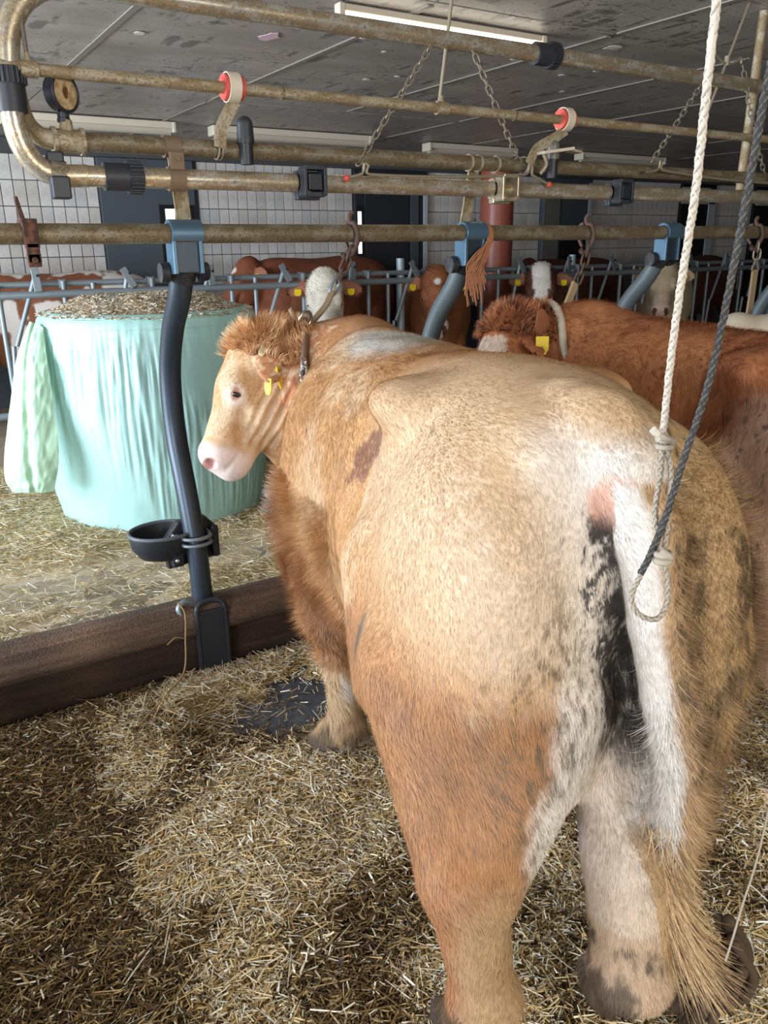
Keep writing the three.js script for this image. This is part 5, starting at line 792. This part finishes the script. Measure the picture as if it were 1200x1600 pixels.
function penCow(label, x, z, turn, o, fuzz) {
  const t = thing('pen_cow', label, 'cow', [x, 0, z], turn, undefined); const g = share(gCow, cowCoat(o)); t.scale.setScalar((o.k ?? 1) * 1.07); obj('body', g, skin, t); eyes(CH, t, eyeMat, CK);
  for (const s of [1, -1]) earTag(t, CH.at(.10, -.070, .20 * s), [CH.v[0] + s * .0, CH.v[1] + .2, CH.v[2]], [0, 1, 0], .05, .058);
  if (fuzz) fur('face_curls', g, fuzz, t, { coat: cowCoat(o), seed: 71, keep: (x, y, z) => { if (-z < 1.3) return 0; const h = CH.to([x, y, z]); return h[0] < .38 && h[1] > -.12 ? 1 : .15; }, width: .003, length: () => .018, lift: .5, spread: 1.2, geo: blade(.3, 1, 4, 1.4), flow: () => [0, -1, .2] });
  return t;
}
// they stand facing the alley; in their own frame forward is -z, so each is turned about
const B1 = SRGB(150, 88, 54), D1 = SRGB(104, 58, 36);
penCow('white-faced brown cow looking through the fence behind the tie strap', 3.86, -7.21, Math.PI - .5, { base: B1, dark: D1, face: 'white', s: 1 }, 9000);
penCow('brown cow with small white star behind the leaning grey post', 5.12, -7.09, Math.PI - .62, { base: SRGB(164, 102, 62), dark: SRGB(122, 72, 42), face: 'star', s: 5 }, 6000);
penCow('dark brown cow with white blaze right of the red column', 6.48, -6.96, Math.PI - .75, { base: SRGB(110, 66, 44), dark: SRGB(80, 46, 32), face: 'blaze', s: 9 }, 5000);
penCow('cream cow looking out beside the white rope', 8.42, -6.82, Math.PI - .9, { base: SRGB(220, 204, 174), dark: SRGB(198, 176, 142), face: 'plain', s: 13 }, 5000);
penCow('brown and white cow standing behind the bale', 2.2, -7.9, Math.PI * .5, { base: SRGB(150, 92, 60), dark: SRGB(120, 70, 44), face: 'white', patch: 1, s: 17 });
penCow('brown cow turned sideways between the white-faced cow and the star-faced cow', 4.9, -8.0, Math.PI * .5 + .1, { base: SRGB(150, 86, 56), dark: SRGB(112, 62, 40), face: 'star', s: 21, k: 1.06 });
penCow('brown patched cow at the left edge behind the fence', .2, -7.4, Math.PI * .5 + .2, { base: SRGB(128, 84, 66), dark: SRGB(96, 66, 58), face: 'white', patch: 1, s: 25, k: .96 });
penCow('dark red cow standing farthest right behind the cream cow', 11.0, -7.9, Math.PI * .5, { base: SRGB(104, 58, 40), dark: SRGB(76, 42, 30), face: 'plain', s: 29 });
penCow('dark brown cow standing sideways right of the blaze-faced cow', 8.9, -8.2, Math.PI * .5, { base: SRGB(112, 64, 44), dark: SRGB(80, 46, 32), face: 'star', s: 33 });
// ------------------------------------------------------------------ ropes that hold the tail
function braided(pts, r, seg, strands, mats, parent, name) { // plaited cord: strands wound both ways round a core
  const c = new THREE.CatmullRomCurve3(pts.map(p => V(...p))), L = c.getLength(), n = Math.max(60, Math.round(L / (r * .75))), fr = c.computeFrenetFrames(n, false), groups = [[], []];
  for (let s = 0; s < strands; s++) { const dir = s % 2 ? 1 : -1, ps = []; for (let i = 0; i <= n; i++) { const t = i / n, p = c.getPointAt(t), a = dir * t * L / (r * 7.5) * 6.283 + s * 6.283 / strands, rr = r * (.70 + .08 * Math.cos(a * 2 + s)); p.addScaledVector(fr.normals[i], Math.cos(a) * rr).addScaledVector(fr.binormals[i], Math.sin(a) * rr); ps.push(p); } groups[s % 2].push(new THREE.TubeGeometry(new THREE.CatmullRomCurve3(ps), n, r * .32, 5, false)); }
  const core = tube(pts, r * .84, Math.min(160, n), 8); const g = obj(name, [core, ...groups[0]], mats[0], parent); const y = obj('plait', groups[1], mats[1], g); return g;
}
const ropeW = [std({ color: 0xc4bcae, roughness: .8 }), std({ color: 0xa0978a, roughness: .85 })], ropeB = [std({ color: 0x2f2e2d, roughness: .75 }), std({ color: 0x575550, roughness: .8 })], ropeG = [std({ color: 0xa39a8a, roughness: .85 }), std({ color: 0x7c7264, roughness: .85 })];
{
  const t = thing('white_rope', 'taut white rope hanging from the ceiling to a knot above the tail', 'rope');
  const pts = [[.80, 2.61, -.60], [.84, 2.2, -.645], [.875, 1.881, -.675], [.892, 1.786, -.689], [.908, 1.681, -.702], [.936, 1.553, -.732], [.957, 1.445, -.752], [.981, 1.344, -.771]]; braided(pts, .0056, 0, 6, ropeW, t, 'rope');
  obj('knot', [ring(.981, 1.338, -.768, .009, .0045, 'y'), ring(.981, 1.328, -.766, .0095, .0045, 'y').rotateZ(0), tube([[.955, 1.352, -.765], [.966, 1.345, -.757], [.985, 1.338, -.757], [.992, 1.330, -.768]], .0055, 24, 8)], ropeG[0], t); obj('rope_end', cyl([.951, 1.358, -.767], [.963, 1.345, -.760], .006, .006, 10), ropeW[0], t);
}
{
  const t = thing('tail_cord', 'grey plaited cord looped double below the white rope', 'rope');
  braided([[.979, 1.335, -.766], [.981, 1.298, -.751], [.963, 1.236, -.733], [.943, 1.180, -.717]], .0044, 0, 6, ropeG, t, 'cord'); braided([[.977, 1.333, -.768], [.967, 1.289, -.757], [.947, 1.236, -.744], [.938, 1.180, -.721]], .0044, 0, 6, ropeG, t, 'cord');
  obj('knot', [ring(.941, 1.178, -.717, .010, .0055, 'y'), ring(.939, 1.168, -.716, .009, .0055, 'y'), tube([[.930, 1.188, -.715], [.94, 1.178, -.705], [.95, 1.17, -.71]], .005, 16, 8)], ropeG[0], t);
}
{
  const t = thing('black_rope', 'black plaited rope slanting down into a loop beside the tail', 'rope');
  braided([[.985, 2.61, -.62], [.99, 2.2, -.65], [.998, 1.909, -.672], [1.002, 1.794, -.686], [1.01, 1.602, -.705], [.992, 1.429, -.711], [.969, 1.306, -.724], [.948, 1.235, -.725], [.930, 1.182, -.729], [.914, 1.146, -.733]], .0054, 0, 6, ropeB, t, 'rope');
  braided([[.920, 1.158, -.732], [.912, 1.138, -.734], [.904, 1.120, -.736], [.896, 1.102, -.728], [.905, 1.085, -.716], [.922, 1.081, -.703], [.937, 1.097, -.70], [.945, 1.129, -.706], [.940, 1.172, -.715]], .0044, 0, 6, ropeG, t, 'loop');
}
{ const t = thing('twine', 'thin straight twine hanging at the lower right edge', 'twine'); obj('twine', tube([[1.50, 1.30, -.80], [1.278, .631, -.676], [1.186, .414, -.648], [1.15, .33, -.64]], .0022, 40, 6), ropeG[0], t); }
renderer.render(scene, camera);
